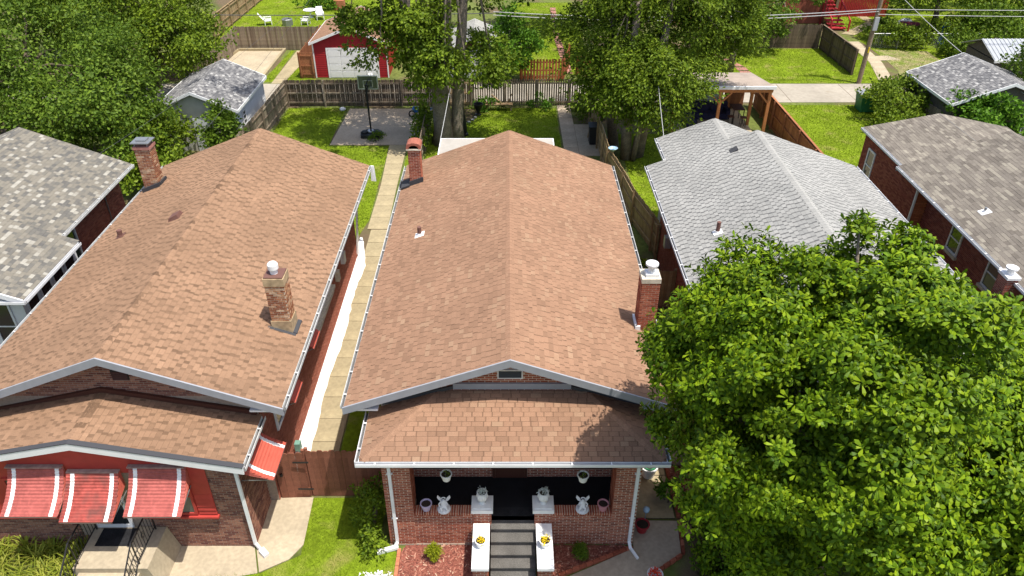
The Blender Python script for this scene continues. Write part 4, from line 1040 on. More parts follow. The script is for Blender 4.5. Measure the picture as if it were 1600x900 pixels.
# ---------------------------------------------------------------- right house with weathered roof
E = gable_house('brick_house', 'dark red brick house at the right edge with weathered grey brown roof', 'house', 17.4, 26.0, 13.0, 31.05, 4.35, 6.0, 18.3, 25.4, 13.5, 30.6,
                'brick_dark', 'mortar_grey', 'shingle_weathered', 'deck_grey', 'shingle_weathered', 'long', 0, caps=False, gut='white_paint')
ex0, ezl = 17.62, 4.36; exr, ezr = 21.15, 5.06; ex1 = 24.68
dk = MB(); dk.prism([(ex0, 29.0, ezl), (exr, 29.0, ezr), (ex1, 29.0, ezl), (ex1, 29.0, ezl - .06), (exr, 29.0, ezr - .06), (ex0, 29.0, ezl - .06)], (0, 6.6, 0))
eroof = obj('rear_roof', dk, 'deck_grey', E.root)
el = math.hypot(exr - ex0, ezr - ezl); ec, es = (exr - ex0) / el, (ezr - ezl) / el
E.fields += [shingle_field((ex0 - .02, 35.6, ezl), (0, -1, 0), (ec, 0, es), el, lambda v: (0, 5.2), style='long'), shingle_field((ex1 + .02, 30.0, ezl), (0, 1, 0), (-ec, 0, es), el, lambda v: (0, 5.6), style='long')]
E.own += [eroof, eroof]
gutter('gutter', (ex0 - .02, 31.1, ezl - .115), (ex0 - .02, 35.6, ezl - .115), (-1, 0, 0), E.root, 'white_paint', hang=False)
rk = MB(); rk.prism([(ex0 - .05, 35.6, ezl - .03), (exr, 35.6, ezr - .03), (exr, 35.6, ezr - .18), (ex0 - .05, 35.6, ezl - .18)], (0, .04, 0)); rk.prism([(exr, 35.6, ezr - .03), (ex1, 35.6, ezl - .03), (ex1, 35.6, ezl - .18), (exr, 35.6, ezr - .18)], (0, .04, 0)); obj('rake_board', rk, 'white_paint', E.root)
rwal = obj('rear_wall', MB().prism([(17.72, 29.55, -.1), (24.4, 29.55, -.1), (24.4, 29.55, 4.26), (exr, 29.55, 4.9), (17.72, 29.55, 4.26)], (0, 5.8, 0)), 'mortar_red', E.root)
add_wall(E, rwal, (17.72, 29.55, 0), (0, 1, 0), 5.8, 4.24, (-1, 0, 0), depth=.012, holes=[(4.3, 5.1, 2.05, 3.7)])
add_wall(E, E.wall, (18.3, 13.5, 0), (0, 1, 0), 16.05, 4.2, (-1, 0, 0), depth=.012, holes=[(12.9, 13.8, 2.4, 3.6), (10.0, 11.0, 2.4, 3.7)])
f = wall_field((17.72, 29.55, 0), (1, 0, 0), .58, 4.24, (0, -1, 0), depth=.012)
join_fields('bricks', [f], [np.ones(len(f.c), bool)], BRICK_T, ['brick_sun_tint'], rwal)
window(E.root, 'x-', 34.25, 2.88, .78, 1.6, 17.72, 'white_paint', 'glass_bright', .06, sill='stone_sill')
window(E.root, 'x-', 26.85, 3.0, .85, 1.15, 18.3, 'white_paint', 'glass', .06, sill='stone_sill'); window(E.root, 'x-', 24.0, 3.05, .95, 1.25, 18.3, 'white_paint', 'glass_bright', .06, sill='stone_sill')
downspout(E.root, [(17.5, 29.5, 4.2), (17.68, 29.5, 3.9), (17.68, 29.5, .2)], 'white_paint', .085)
zE = lambda x: 6.0 - abs(x - E.xc) * E.s
vent_pipe(E.root, 18.4, 25.95, zE(18.4), .05, .20, 'metal_grey', 'white_paint', .18, E.s)
c5 = chimney(E.root, 17.0, 17.38, 21.6, 22.1, 0.0, 4.45, 'brick_dark', 'mortar_pale', None)
cp = MB(); cp.box(16.96, 17.42, 21.55, 22.15, 4.45, 4.55); cp.lathe((17.19, 21.85, 4.55), [(.12, 0), (.12, .14), (.2, .2), (.2, .26), (0, .3)], 14, capt=False); obj('chimney_cap', cp, 'white_paint', c5)
finish_house(E, 0, 0, ['shingle_weathered', 'shingle_edge_grey'])

# ================================================================ GARAGES AND SHEDS
def garage(name, label, cat, x0, x1, y0, y1, ze, zr, wallm, shing, style='mix', over=.25, rakem='white_paint'):
    r = thing(name, label, cat, ((x0 + x1) / 2, y0, 0))
    xc = (x0 + x1) / 2; hw = (x1 - x0) / 2 + over; s = (zr - ze) / hw
    mb = MB(); mb.prism([(xc - hw, y0 - over, ze), (xc, y0 - over, zr), (xc + hw, y0 - over, ze), (xc + hw, y0 - over, ze - .06), (xc, y0 - over, zr - .06), (xc - hw, y0 - over, ze - .06)], (0, y1 - y0 + 2 * over, 0))
    rf = obj('roof', mb, 'deck_grey', r)
    L = math.hypot(hw, zr - ze); c, sn = hw / L, (zr - ze) / L; W = y1 - y0 + 2 * over
    fs = [shingle_field((xc - hw - .02, y1 + over, ze), (0, -1, 0), (c, 0, sn), L, lambda v: (0, W), style=style, expo=.15), shingle_field((xc + hw + .02, y0 - over, ze), (0, 1, 0), (-c, 0, sn), L, lambda v: (0, W), style=style, expo=.15)]
    join_fields('shingles', fs, [np.ones(len(f.c), bool) for f in fs], SHINGLE_T, [shing, 'shingle_edge_grey'], rf)
    w = MB(); w.prism([(x0, y0, -.1), (x1, y0, -.1), (x1, y0, ze - .07 + over * s), (xc, y0, zr - .08), (x0, y0, ze - .07 + over * s)], (0, y1 - y0, 0)); wl = obj('wall', w, wallm, r)
    for sg in (-1, 1):
        for yy in (y0 - over - .04, y1 + over):
            rb = MB(); xe = xc + sg * (hw + .03); rb.prism([(xc, yy, zr + .03), (xe, yy, ze + .02), (xe, yy, ze - .16), (xc, yy, zr - .15)], (0, .04, 0)); obj('rake_board', rb, rakem, r)
        fa = MB(); xe = xc + sg * (hw + .02); fa.box(min(xe, xe + sg * .04), max(xe, xe + sg * .04), y0 - over, y1 + over, ze - .16, ze + .005); obj('fascia_board', fa, rakem, r)
    return r, wl
g1, w1 = garage('garage', 'old white sided garage with patchy grey roof below the left trees', 'garage', -20.6, -16.05, 42.8, 48.6, 2.62, 3.7, 'siding_beige', 'shingle_grey')
for k in range(13): obj('siding_board', MB().prism([(-16.05, 42.8, .15 + k * .18), (-16.02, 42.8, .15 + k * .18), (-16.05, 42.8, .32 + k * .18)], (0, 5.8, 0)), 'siding_white', g1)
obj('siding_trim', MB().box(-16.06, -16.0, 42.7, 42.795, 0, 2.5).box(-16.06, -16.0, 48.605, 48.7, 0, 2.5), 'white_paint', g1)
d = obj('door', MB().box(-18.6, -17.7, 42.74, 42.795, 0, 2.05), 'siding_white', g1); window(g1, 'y-', -19.6, 1.6, .8, .8, 42.8, 'white_paint', 'glass', .04)
window(g1, 'x+', 44.2, 1.6, .6, .9, -16.02, 'plastic_white', 'glass_bright', .05, 2)
g2, w2 = garage('garage', 'red sided garage with white roll up door and tan roof beyond the alley', 'garage', -14.42, -8.95, 56.5, 62.5, 2.62, 3.75, 'siding_red', 'shingle_tan', 'arch', .18)
for k in range(18): obj('siding_board', MB().prism([(-14.42, 56.5, .05 + k * .14), (-14.42, 56.455, .05 + k * .14), (-14.42, 56.5, .185 + k * .14)], (.97, 0, 0)), 'siding_red', g2); obj('siding_board', MB().prism([(-9.63, 56.5, .05 + k * .14), (-9.63, 56.455, .05 + k * .14), (-9.63, 56.5, .185 + k * .14)], (.68, 0, 0)), 'siding_red', g2)
for k in range(8):
    z = 2.26 + k * .14; hw = max(.1, (3.62 - z) / .385 * 1.0)
    obj('siding_board', MB().prism([(-11.685 - min(hw, 2.7), 56.5, z), (-11.685 - min(hw, 2.7), 56.455, z), (-11.685 - min(hw, 2.7), 56.5, z + .135)], (2 * min(hw, 2.7), 0, 0)), 'siding_red', g2)
gd = obj('roll_up_door', MB().box(-13.36, -9.72, 56.44, 56.495, 0, 2.12), 'white_paint', g2)
for k in range(4):
    for q in range(4): obj('door_panel', MB().box(-13.3 + q * .9, -12.48 + q * .9, 56.415, 56.438, .05 + k * .52, .50 + k * .52), 'white_paint', gd)
obj('door_trim', MB().box(-13.46, -13.365, 56.42, 56.496, 0, 2.24).box(-9.715, -9.62, 56.42, 56.496, 0, 2.24).box(-13.365, -9.715, 56.42, 56.496, 2.125, 2.24), 'white_paint', g2)
obj('corner_trim', MB().box(-14.45, -14.36, 56.43, 56.472, 0, 2.6).box(-9.01, -8.92, 56.43, 56.472, 0, 2.6), 'white_paint', g2)
g3, w3 = garage('garage', 'small white garage with pale roof behind the slat fence trees', 'garage', -4.6, -.6, 56.6, 61.5, 2.1, 3.0, 'siding_white', 'shingle_silver', 'arch', .2)
obj('roll_up_door', MB().box(-4.0, -1.3, 56.55, 56.596, 0, 1.9), 'white_paint', g3)
obj('gable_panel', MB().prism([(-4.4, 56.58, 2.1), (-.8, 56.58, 2.1), (-2.6, 56.58, 2.88)], (0, -.03, 0)), 'door_brown', g3)
g4, w4 = garage('garage', 'dark garage with grey shingle roof behind the right house', 'garage', 26.75, 32.9, 43.9, 49.4, 2.62, 3.85, 'shed_wall', 'shingle_grey', 'mix', .3)
# metal shed
sh_ = thing('metal_shed', 'small brown metal shed with ribbed pale roof at the right edge', 'shed', (36.5, 54, 0))
obj('wall', MB().prism([(35.0, 54.0, -.1), (39.0, 54.0, -.1), (39.0, 54.0, 1.9), (37.0, 54.0, 2.5), (35.0, 54.0, 1.9)][::-1], (0, 4.2, 0)), 'shed_wall', sh_)
# its ridge runs left to right
rf = MB(); rf.prism([(34.6, 53.7, 2.05), (39.2, 53.7, 2.05), (39.2, 56.1, 2.95), (34.6, 56.1, 2.95)], (0, 0, .05)); rf.prism([(34.6, 56.1, 2.95), (39.2, 56.1, 2.95), (39.2, 58.5, 2.05), (34.6, 58.5, 2.05)], (0, 0, .05)); ro = obj('roof', rf, 'metal_roof', sh_)
for k in range(16): obj('rib', MB().prism([(34.65 + k * .3, 53.7, 2.10), (34.72 + k * .3, 53.7, 2.10), (34.72 + k * .3, 56.1, 3.0), (34.65 + k * .3, 56.1, 3.0)], (0, 0, .035)), 'metal_roof', ro)
obj('roof_trim', MB().box(34.55, 39.25, 53.62, 53.698, 1.98, 2.14), 'white_paint', sh_)
obj('wall', MB().prism([(34.95, 54.0, 2.0), (34.95, 58.2, 2.0), (34.95, 56.1, 2.9)], (.05, 0, 0)), 'shed_wall', sh_)
for k in range(13): obj('wall_rib', MB().box(35.0 + k * .32, 35.06 + k * .32, 53.97, 53.998, 0, 1.95), 'shed_wall', sh_)
# pergola lean-to
pg = thing('pergola', 'cedar posted lean to with flat tan roof behind the silver roofed house', 'pergola', (13.5, 46, 0))
obj('roof', MB().prism([(10.2, 45.6, 2.95), (16.45, 45.6, 2.95), (16.35, 50.3, 2.3), (10.2, 50.3, 2.3)], (0, 0, .07)), 'roof_tan_flat', pg)
obj('gutter', MB().box(10.2, 16.5, 45.46, 45.598, 2.86, 3.04), 'white_paint', pg)
obj('beam', MB().box(10.25, 16.4, 45.62, 45.76, 2.62, 2.90), 'cedar_beam', pg)
for x, y, h in ((10.4, 45.7, 2.62), (13.2, 45.7, 2.62), (16.25, 45.7, 2.62), (15.55, 46.9, 2.6), (15.0, 49.9, 2.2)): obj('post', MB().box(x - .09, x + .09, y - .08, y + .08, 0, h), 'cedar_beam', pg)
for x in (10.4, 13.2, 16.25):
    for sg in (-1, 1):
        if (x < 11 and sg < 0) or (x > 16 and sg > 0): continue
        obj('brace', MB().bar((x + sg * .08, 45.7, 1.95), (x + sg * .68, 45.7, 2.60), .09, up=(0, 1, 0)), 'cedar_beam', pg)
obj('brace', MB().bar((15.55, 46.98, 1.9), (15.55, 47.7, 2.5), .09), 'cedar_beam', pg)
obj('back_wall', MB().box(10.2, 14.6, 49.95, 50.1, 0, 2.2), 'siding_white', pg); obj('black_panel', MB().box(11.4, 12.1, 49.88, 49.948, .9, 2.1), 'trim_black', pg)
for x in np.arange(14.7, 15.9, .15): obj('board', MB().box(x, x + .14, 49.96, 50.0, 0, 2.1), 'board_cedar', pg)
# far red brick house with a red deck
fr = thing('brick_house', 'dark red brick house partly seen at the top edge behind trees', 'house', (22, 72, 0))
obj('wall', MB().box(14.0, 29.2, 72, 82, 0, 5.0), 'brick_dark', fr); obj('roof', MB().prism([(13.6, 71.6, 5.0), (29.6, 71.6, 5.0), (21.6, 71.6, 7.8)], (0, 11, 0)), 'shingle_grey', fr)
window(fr, 'y-', 26.5, 3.0, 1.0, 1.5, 72, 'white_paint', 'glass', .06); window(fr, 'y-', 23.0, 3.0, 1.0, 1.5, 72, 'white_paint', 'glass', .06)
dk = thing('red_deck', 'red painted wooden deck with steps at the top right', 'deck', (31, 72, 0))
obj('platform', MB().box(29.3, 36.0, 74.5, 80.0, 2.0, 2.15), 'deck_red', dk)
for k in range(40): obj('lattice_board', MB().box(29.4 + k * .165, 29.4 + k * .165 + .12, 74.42, 74.47, 0, 2.0), 'deck_red', dk)
for k in range(28): obj('baluster', MB().box(29.4 + k * .236, 29.46 + k * .236, 74.46, 74.52, 2.15, 3.1), 'deck_red', dk)
obj('handrail', MB().box(29.3, 36.0, 74.42, 74.56, 3.1, 3.18), 'deck_red', dk)
for k in range(9): obj('step', MB().box(28.9, 30.4, 73.9 - k * .55, 74.45 - k * .55, 1.75 - k * .2, 1.84 - k * .2), 'deck_red', dk)
for x in (28.85, 30.45):
    obj('handrail', MB().bar((x, 74.4, 3.0), (x, 69.2, 1.0), .1, .08), 'deck_red', dk)
    for y, z in ((74.4, 3.0), (71.8, 2.0), (69.2, 1.05)): obj('post', MB().box(x - .06, x + .06, y - .06, y + .06, 0, z), 'deck_red', dk)
obj('column', MB().box(30.9, 31.15, 74.1, 74.35, 0, 5), 'pole_wood', dk)

# ================================================================ FENCES
BOARD_ME = {}
def fence(name, label, pts, h, mat, bw=.14, gap=.006, t=.022, dog=True, rails=(.35, 1.0, 1.6), side=1, post=2.4, group=None, postm=None, picket=0.0, tilt=.006, hvar=.015, cat='fence', cap=False):
    """side: +1 puts rails and posts to the left of the running direction"""
    pts = [np.array(p, float) for p in pts]
    root = thing(name, label, cat, (*pts[0], 0), group)
    key = (h, bw, mat, dog)
    if key not in BOARD_ME:
        c = bw * .22 if dog else 0
        P = [(-bw / 2, 0), (bw / 2, 0), (bw / 2, h - c), (bw / 2 - c, h), (-bw / 2 + c, h), (-bw / 2, h - c)] if dog else [(-bw / 2, 0), (bw / 2, 0), (bw / 2, h), (-bw / 2, h)]
        mb = MB(); mb.prism([(x, 0, z) for x, z in P], (0, t, 0))
        me = bpy.data.meshes.new('board'); me.from_pydata(mb.v, [], mb.f); me.materials.append(MATS[mat]); me.update(); BOARD_ME[key] = me
    pm = postm or mat
    for a, b in zip(pts[:-1], pts[1:]):
        L = np.linalg.norm(b - a); d = (b - a) / L; nrm = np.array((-d[1], d[0])) * side
        n = int(L / (bw + gap + picket)); st = L / n
        for k in range(n):
            p = a + d * (k + .5) * st
            m = np.eye(4); an = rnd.uniform(-tilt, tilt)
            U = np.array((d[0], d[1], 0)); W = np.array((-d[1], d[0], 0)) ; Z = np.array((0, 0, 1.0))
            m[:3, 0] = U * math.cos(an) - Z * math.sin(an); m[:3, 1] = W; m[:3, 2] = (Z * math.cos(an) + U * math.sin(an)) * (1 + rnd.uniform(-hvar, hvar)); m[:3, 3] = (p[0], p[1], .02)
            piece('board', BOARD_ME[key], root, m)
        for z in rails:
            q0 = a + nrm * .045; q1 = b + nrm * .045
            obj('rail', MB().bar((*q0, z), (*q1, z), .04, .085), pm, root)
        np_ = max(1, int(round(L / post)))
        for k in range(np_ + 1):
            p = a + d * L * k / np_ + nrm * .11
            obj('post', MB().box(p[0] - .045, p[0] + .045, p[1] - .045, p[1] + .045, 0, h + .03), pm, root)
        if cap: obj('cap_board', MB().bar((*a, h + .05), (*b, h + .05), .12, .03), pm, root)
    return root
# side gate between the two front houses
fence('board_fence', 'brown dog eared board fence with gate between the two front houses', [(-6.05, 16.08), (-3.72, 16.08)], 1.95, 'board_brown', .175, .004, tilt=.003)
gt_ = fence('gate', 'brown wooden gate with strap hinges beside the red awning house', [(-7.0, 15.98), (-6.12, 16.02)], 1.95, 'board_brown', .212, .006, post=9, tilt=.002, cat='gate')
for z in (.45, 1.6): obj('hinge', MB().box(-6.42, -5.95, 15.93, 15.955, z, z + .05), 'iron', gt_)
obj('latch', MB().box(-6.88, -6.8, 15.90, 15.95, 1.05, 1.15), 'iron', gt_)
fence('board_fence', 'weathered grey board fence along the alley behind the lawn and hoop', [(-15.1, 50.35), (-4.6, 50.45)], 1.83, 'board_dark', .14, .006, side=-1, rails=(.3, .95, 1.6), postm='board_grey')
fence('board_fence', 'grey picket fence along the alley behind the middle house', [(-2.4, 50.5), (6.4, 50.5)], 1.83, 'board_grey', .10, .0, side=-1, rails=(.3, 1.6), picket=.055)
fence('board_fence', 'short pale board fence behind the two trunked tree', [(-4.5, 50.47), (-2.5, 50.49)], 1.75, 'board_tan', .14, .006, side=-1, rails=(.25, .9, 1.6))
fence('board_fence', 'sunlit weathered board fence beside the white sided garage', [(-15.1, 50.25), (-15.25, 45.0), (-15.5, 38.5)], 1.83, 'board_grey', .14, .006, side=1)
fence('board_fence', 'old board fence beside the thick trunk near the patio', [(-5.15, 47.2), (-5.05, 40.5)], 1.5, 'board_grey', .14, .01, side=1)
fence('board_fence', 'leaning stained board fence between the middle house and the silver roof', [(5.42, 47.3), (5.6, 38.9), (6.05, 35.9), (6.3, 33.6), (6.85, 31.0), (6.95, 30.2)], 1.83, 'board_tan', .14, .006, side=-1, tilt=.012)
fence('board_fence', 'stained board fence closing the gap beside the silver roofed house', [(5.2, 26.2), (6.95, 26.3)], 1.83, 'board_tan', .14, .006, side=1)
fence('board_fence', 'reddish brown fence with framed panels beside the pergola lawn', [(16.85, 50.3), (16.95, 44.0), (17.0, 36.0)], 1.83, 'board_cedar', .14, .004, side=-1, rails=(.2, .95, 1.72), cap=True)
fence('board_fence', 'dark mossy fence panels beside the utility pole', [(26.1, 64.1), (26.25, 57.0)], 1.9, 'board_dark', .14, .004, side=-1, rails=(.2, .95, 1.75), cap=True)
fence('board_fence', 'shaded grey board fence at the back of the yard right of the alley', [(15.0, 64.3), (26.0, 64.2)], 1.9, 'board_dark', .14, .004, side=1)
fence('board_fence', 'bleached tall board fence behind the parking pad', [(-26.5, 56.2), (-22.5, 57.3), (-22.35, 63.6), (-15.6, 63.6)], 1.9, 'board_grey', .15, .004, side=1)
fence('board_fence', 'tan fence with framed panels at the top left', [(-25.4, 66.5), (-25.0, 95.0)], 1.85, 'board_tan', .14, .004, side=-1, rails=(.2, .95, 1.7), cap=True)
fence('cedar_fence', 'new cedar fence corner beside the red garage', [(-14.5, 56.35), (-15.45, 56.4), (-15.4, 64.0)], 1.9, 'board_cedar', .14, .004, side=1, rails=(.3, .95, 1.7))
fence('slat_fence', 'rust orange shadow box slat fence beyond the alley', [(.95, 55.7), (4.15, 55.7), (4.9, 59.5)], 1.62, 'board_rust', .15, .0, side=1, rails=(.3, .8, 1.4), picket=.075)
fence('slat_fence', 'short rust orange slat fence behind the tall tree', [(5.2, 56.8), (8.4, 56.9)], 1.5, 'board_rust', .15, .0, side=1, rails=(.3, 1.2), picket=.075)
fence('board_fence', 'old board fence half buried in the bushes behind the right house', [(26.3, 48.9), (27.2, 41.0)], 1.7, 'board_grey', .14, .006, side=1)
# chain link fence at the top right
cf = thing('chain_link_fence', 'low chain link fence with vines beyond the dry lawn', 'fence', (30.4, 64.0, 0))
for x in np.arange(30.4, 39.5, 2.2): obj('post', MB().tube([(x, 64.0, 0), (x, 64.0, 1.25)], .03, 6), 'metal_light', cf)
obj('top_rail', MB().tube([(30.3, 64.0, 1.24), (39.5, 64.0, 1.24)], .028, 6), 'metal_light', cf)
wm = MB()
for k in range(60):
    x = 30.4 + k * .15; wm.bar((x, 64, .05), (x + .6, 64, 1.22), .008); wm.bar((x + .6, 64.01, .05), (x, 64.01, 1.22), .008)
obj('mesh_wire', wm, 'metal_light', cf, kind='stuff')
# ================================================================ PLANTS
def unit(v): return v / (np.linalg.norm(v, axis=-1, keepdims=True) + 1e-9)
def leaf_mesh_arrays(P, D, Nn, L, W, shape):
    """P base (n,3); D direction; Nn leaf normal; L, W arrays. returns verts, faces list"""
    S = unit(np.cross(D, Nn)); n = len(P); L = L[:, None]; W = W[:, None]; Nn = unit(np.cross(S, D))
    if shape == 'obovate':
        V = np.stack([P, P + D * L * .42 - S * W * .33 + Nn * L * .07, P + D * L * .42 + S * W * .33 + Nn * L * .07,
                      P + D * L * .75 - S * W * .5 + Nn * L * .06, P + D * L * .75 + S * W * .5 + Nn * L * .06, P + D * L - Nn * L * .06], 1).reshape(-1, 3)
        i = (np.arange(n) * 6)[:, None]
        F3 = np.concatenate([i + np.array([[0, 2, 1]]), i + np.array([[3, 4, 5]])]); F4 = i + np.array([[1, 2, 4, 3]])
        return V, [F4, F3], 6
    V = np.stack([P, P + D * L * .5 - S * W * .5 + Nn * L * .08, P + D * L, P + D * L * .5 + S * W * .5 + Nn * L * .08], 1).reshape(-1, 3)
    i = (np.arange(n) * 4)[:, None]
    return V, [np.concatenate([i + np.array([[0, 2, 1]]), i + np.array([[0, 3, 2]])])], 4
def clump_points(c, r, K, cr, n, g, shell=(.55, 1.0), flat=.65, zmin=-.75):
    """K clumps in the shell of an ellipsoid, n points on their upper sides. returns points, clump centres, outward vectors"""
    c = np.array(c, float); r = np.array(r, float)
    d = unit(g.normal(size=(K * 4, 3))); d = d[d[:, 2] > zmin][:K]; K = len(d)
    rad = g.uniform(shell[0], shell[1], (K, 1)) ** .7
    cc = c + d * r * rad
    cs = cr * g.uniform(.45, 1.4, K)
    w = cs ** 2; idx = g.choice(K, n, p=w / w.sum())
    e = unit(g.normal(size=(n, 3)) + np.array((0, 0, .35))); q = g.uniform(.15, 1.2, (n, 1)) ** .7
    st = np.stack([g.uniform(.7, 1.6, K), g.uniform(.7, 1.6, K), flat * g.uniform(.6, 1.5, K)], 1)
    off = e * cs[idx][:, None] * q * st[idx] + g.normal(0, .05, (n, 3)) * cr
    P = cc[idx] + off
    out = unit(unit((P - c) / r) * .8 + e * .6 + np.array((0, 0, .35)))
    return P, cc, out
def leaves(name, P, out, L, W, mat, parent, g, per=1, shape='diamond', droop=0.0, single=0, updown=.5, smear=.0):
    """per>1: rosettes of per leaves round each point"""
    n = len(P)
    if per > 1:
        a = unit(np.cross(out, unit(g.normal(size=(n, 3))))); b = np.cross(out, a)
        Ps = []; Ds = []; Ns = []
        ph = g.uniform(0, 6.28, n)
        for k in range(per):
            an = ph + 2 * math.pi * k / per + g.normal(0, .25, n)
            rad = a * np.cos(an)[:, None] + b * np.sin(an)[:, None]
            tl = g.uniform(.15, .75, (n, 1)) if k < per - 1 else g.uniform(.8, 1.5, (n, 1))
            D = unit(rad * np.cos(tl) + out * np.sin(tl) + np.array((0, 0, -droop)))
            Ps.append(P + g.normal(0, smear + .01, (n, 3)) + rad * .02); Ds.append(D); Ns.append(unit(out * np.cos(tl) - rad * np.sin(tl) + g.normal(0, .2, (n, 3))))
        P = np.concatenate(Ps); D = np.concatenate(Ds); N = np.concatenate(Ns)
    else:
        N = unit(out * .6 + np.array((0, 0, updown)) + g.normal(0, .42, (n, 3)))
        D = unit(np.cross(N, unit(g.normal(size=(n, 3)))) + np.array((0, 0, -droop)))
    m = len(P)
    Ls = L * g.uniform(.7, 1.25, m); Ws = W * g.uniform(.75, 1.2, m)
    if single:
        d = np.linalg.norm(P - CAM, axis=1); face = np.abs(((CAM - P) / d[:, None] * N).sum(1))
        near = np.argsort(d / (.35 + face))[:single]
        me = np_mesh('leaf', *leaf_mesh_arrays(np.zeros((1, 3)), np.array([[0, 1.0, 0]]), np.array([[0, 0, 1.0]]), np.ones(1), np.array([W / L]), shape)[:2], [MATS[mat]])
        keep = np.ones(m, bool); keep[near] = False
    else: keep = np.ones(m, bool)
    V, F, _ = leaf_mesh_arrays(P[keep], D[keep], N[keep], Ls[keep], Ws[keep], shape)
    o = np_obj(name, V, F, mat, parent, kind='stuff')
    if single:
        for i in near:
            S = unit(np.cross(D[i], N[i])); Nn = unit(np.cross(S, D[i]))
            piece('leaf', me, o, xf(P[i], S, D[i], Nn, Ls[i], Ls[i], Ls[i]))
    return o
def wobble(a, b, n, amp, g):
    a = np.array(a, float); b = np.array(b, float)
    P = [a + (b - a) * k / n + (g.normal(0, amp, 3) if 0 < k < n else 0) for k in range(n + 1)]
    return P
def tree(name, label, base, crowns, trunks, leafm, barkm='bark', L=.2, W=.13, n=9000, K=60, cr=.9, per=1, shape='diamond', seed=1, single=0, droop=.2, group=None, shell=(.55, 1.0), nbranch=14, flat=.65, zmin=-.75, inner=.12, cat='tree', cull=None):
    """crowns: list of (centre, radii, share); trunks: list of (points, radii)"""
    g = np.random.default_rng(seed)
    root = thing(name, label, cat, base, group)
    tops = []
    for pts, rad in trunks:
        obj('trunk', MB().tube(pts, rad, 12), barkm, root, smooth=True); tops.append(np.array(pts[-1], float)); 
    Ps = []; Os = []; cents = []
    for c, r, sh_ in crowns:
        P, cc, out = clump_points(c, r, int(K * sh_), cr, int(n * sh_), g, shell, flat, zmin); Ps.append(P); Os.append(out); cents.append(cc)
        m = int(n * sh_ * inner)
        if m:
            d = unit(g.normal(size=(m, 3))) * g.uniform(.2, .75, (m, 1)); Ps.append(np.array(c) + d * np.array(r)); Os.append(unit(d + np.array((0, 0, .5))))
    P = np.concatenate(Ps); O = np.concatenate(Os); ce = np.concatenate(cents)
    ok = P[:, 2] > .15
    if cull: ok &= cull(P)
    P = P[ok]; O = O[ok]
    leaves('crown', P, O, L, W, leafm, root, g, per, shape, droop, single)
    pick = g.choice(len(ce), min(nbranch, len(ce)), replace=False)
    for i in pick:
        t = tops[int(np.argmin([np.linalg.norm(ce[i][:2] - t[:2]) for t in tops]))]
        mid = t * .5 + ce[i] * .5 + np.array((0, 0, .4))
        pts = [t - np.array((0, 0, .3))] + wobble(t * .6 + mid * .4, mid, 2, .08, g) + wobble(mid * .5 + ce[i] * .5, ce[i], 2, .08, g)[0:]
        r0 = min(rad[-1] * .8 for _, rad in trunks)
        obj('branch', MB().tube(pts, list(np.linspace(r0, .02, len(pts))), 6), barkm, root, smooth=True)
    return root
def bush(name, label, c, r, leafm, n, L, W, K=14, cr=.4, seed=3, per=1, shape='diamond', group=None, cat='bush', extra=(), stems=5, droop=.1, single=0):
    g = np.random.default_rng(seed)
    root = thing(name, label, cat, (c[0], c[1], 0), group)
    Ps = []; Os = []
    for (cc, rr, q) in [(c, r, 1.0)] + list(extra):
        P, ce, out = clump_points(cc, rr, int(K * q), cr, int(n * q), g, (.4, 1.0), .8, -.4); Ps.append(P); Os.append(out)
    P = np.concatenate(Ps); O = np.concatenate(Os); ok = P[:, 2] > .03
    leaves('foliage', P[ok], O[ok], L, W, leafm, root, g, per, shape, droop, single)
    for k in range(stems):
        a = g.uniform(0, 6.28); e = np.array(c) + np.array((math.cos(a) * r[0] * .5, math.sin(a) * r[1] * .5, r[2] * .3))
        obj('stem', MB().tube(wobble((c[0] + .08 * math.cos(a), c[1] + .08 * math.sin(a), 0), e, 3, .03, g), [.03, .025, .02, .01], 5), 'bark_dark', root)
    return root
# the big tree at the right front
tree('broadleaf_tree', 'big glossy green broadleaf tree filling the lower right, in front of the silver roof', (7.6, 11.6, 0),
     [((7.55, 11.9, 7.2), (4.45, 4.0, 4.3), 1.0), ((7.3, 12.6, 10.0), (2.2, 1.9, 1.1), .12), ((5.5, 13.0, 9.3), (1.4, 1.6, 1.1), .10), ((11.9, 11.4, 5.6), (4.2, 4.2, 3.5), .7), ((6.7, 11.9, 4.2), (1.9, 2.6, 2.4), .12), ((5.0, 13.5, 7.7), (1.8, 1.7, 1.2), .22)],
     [([(7.6, 11.6, -.1), (7.55, 11.6, 1.2), (7.7, 11.7, 2.6), (7.7, 11.8, 4.2)], [.34, .27, .24, .18])],
     'leaf_glossy', 'bark', L=.162, W=.068, n=16800, K=240, cr=.52, per=7, shape='obovate', seed=11, single=300, droop=.1, nbranch=26, shell=(.45, 1.0), inner=.10, flat=.6,
     cull=lambda P: (P[:, 0] > 3.05 + np.maximum(0, 6.6 - P[:, 2]) * .5 + np.clip(P[:, 2] - 8.2, 0, .5) * .7) & (P[:, 1] < 15.3) & ((P[:, 0] < 8.5) | (P[:, 2] < 9.3)))
bush('low_hedge', 'dark shaded shrubs along the walk under the big tree', (6.3, 13.4, .5), (.95, 1.3, .75), 'leaf_glossy', 700, .17, .08, 26, .35, 12, 5, 'obovate', extra=[((6.2, 15.6, .5), (.7, 1.2, .7), .6), ((7.9, 13.0, .5), (1.2, 1.3, .7), .6)], cat='shrub')
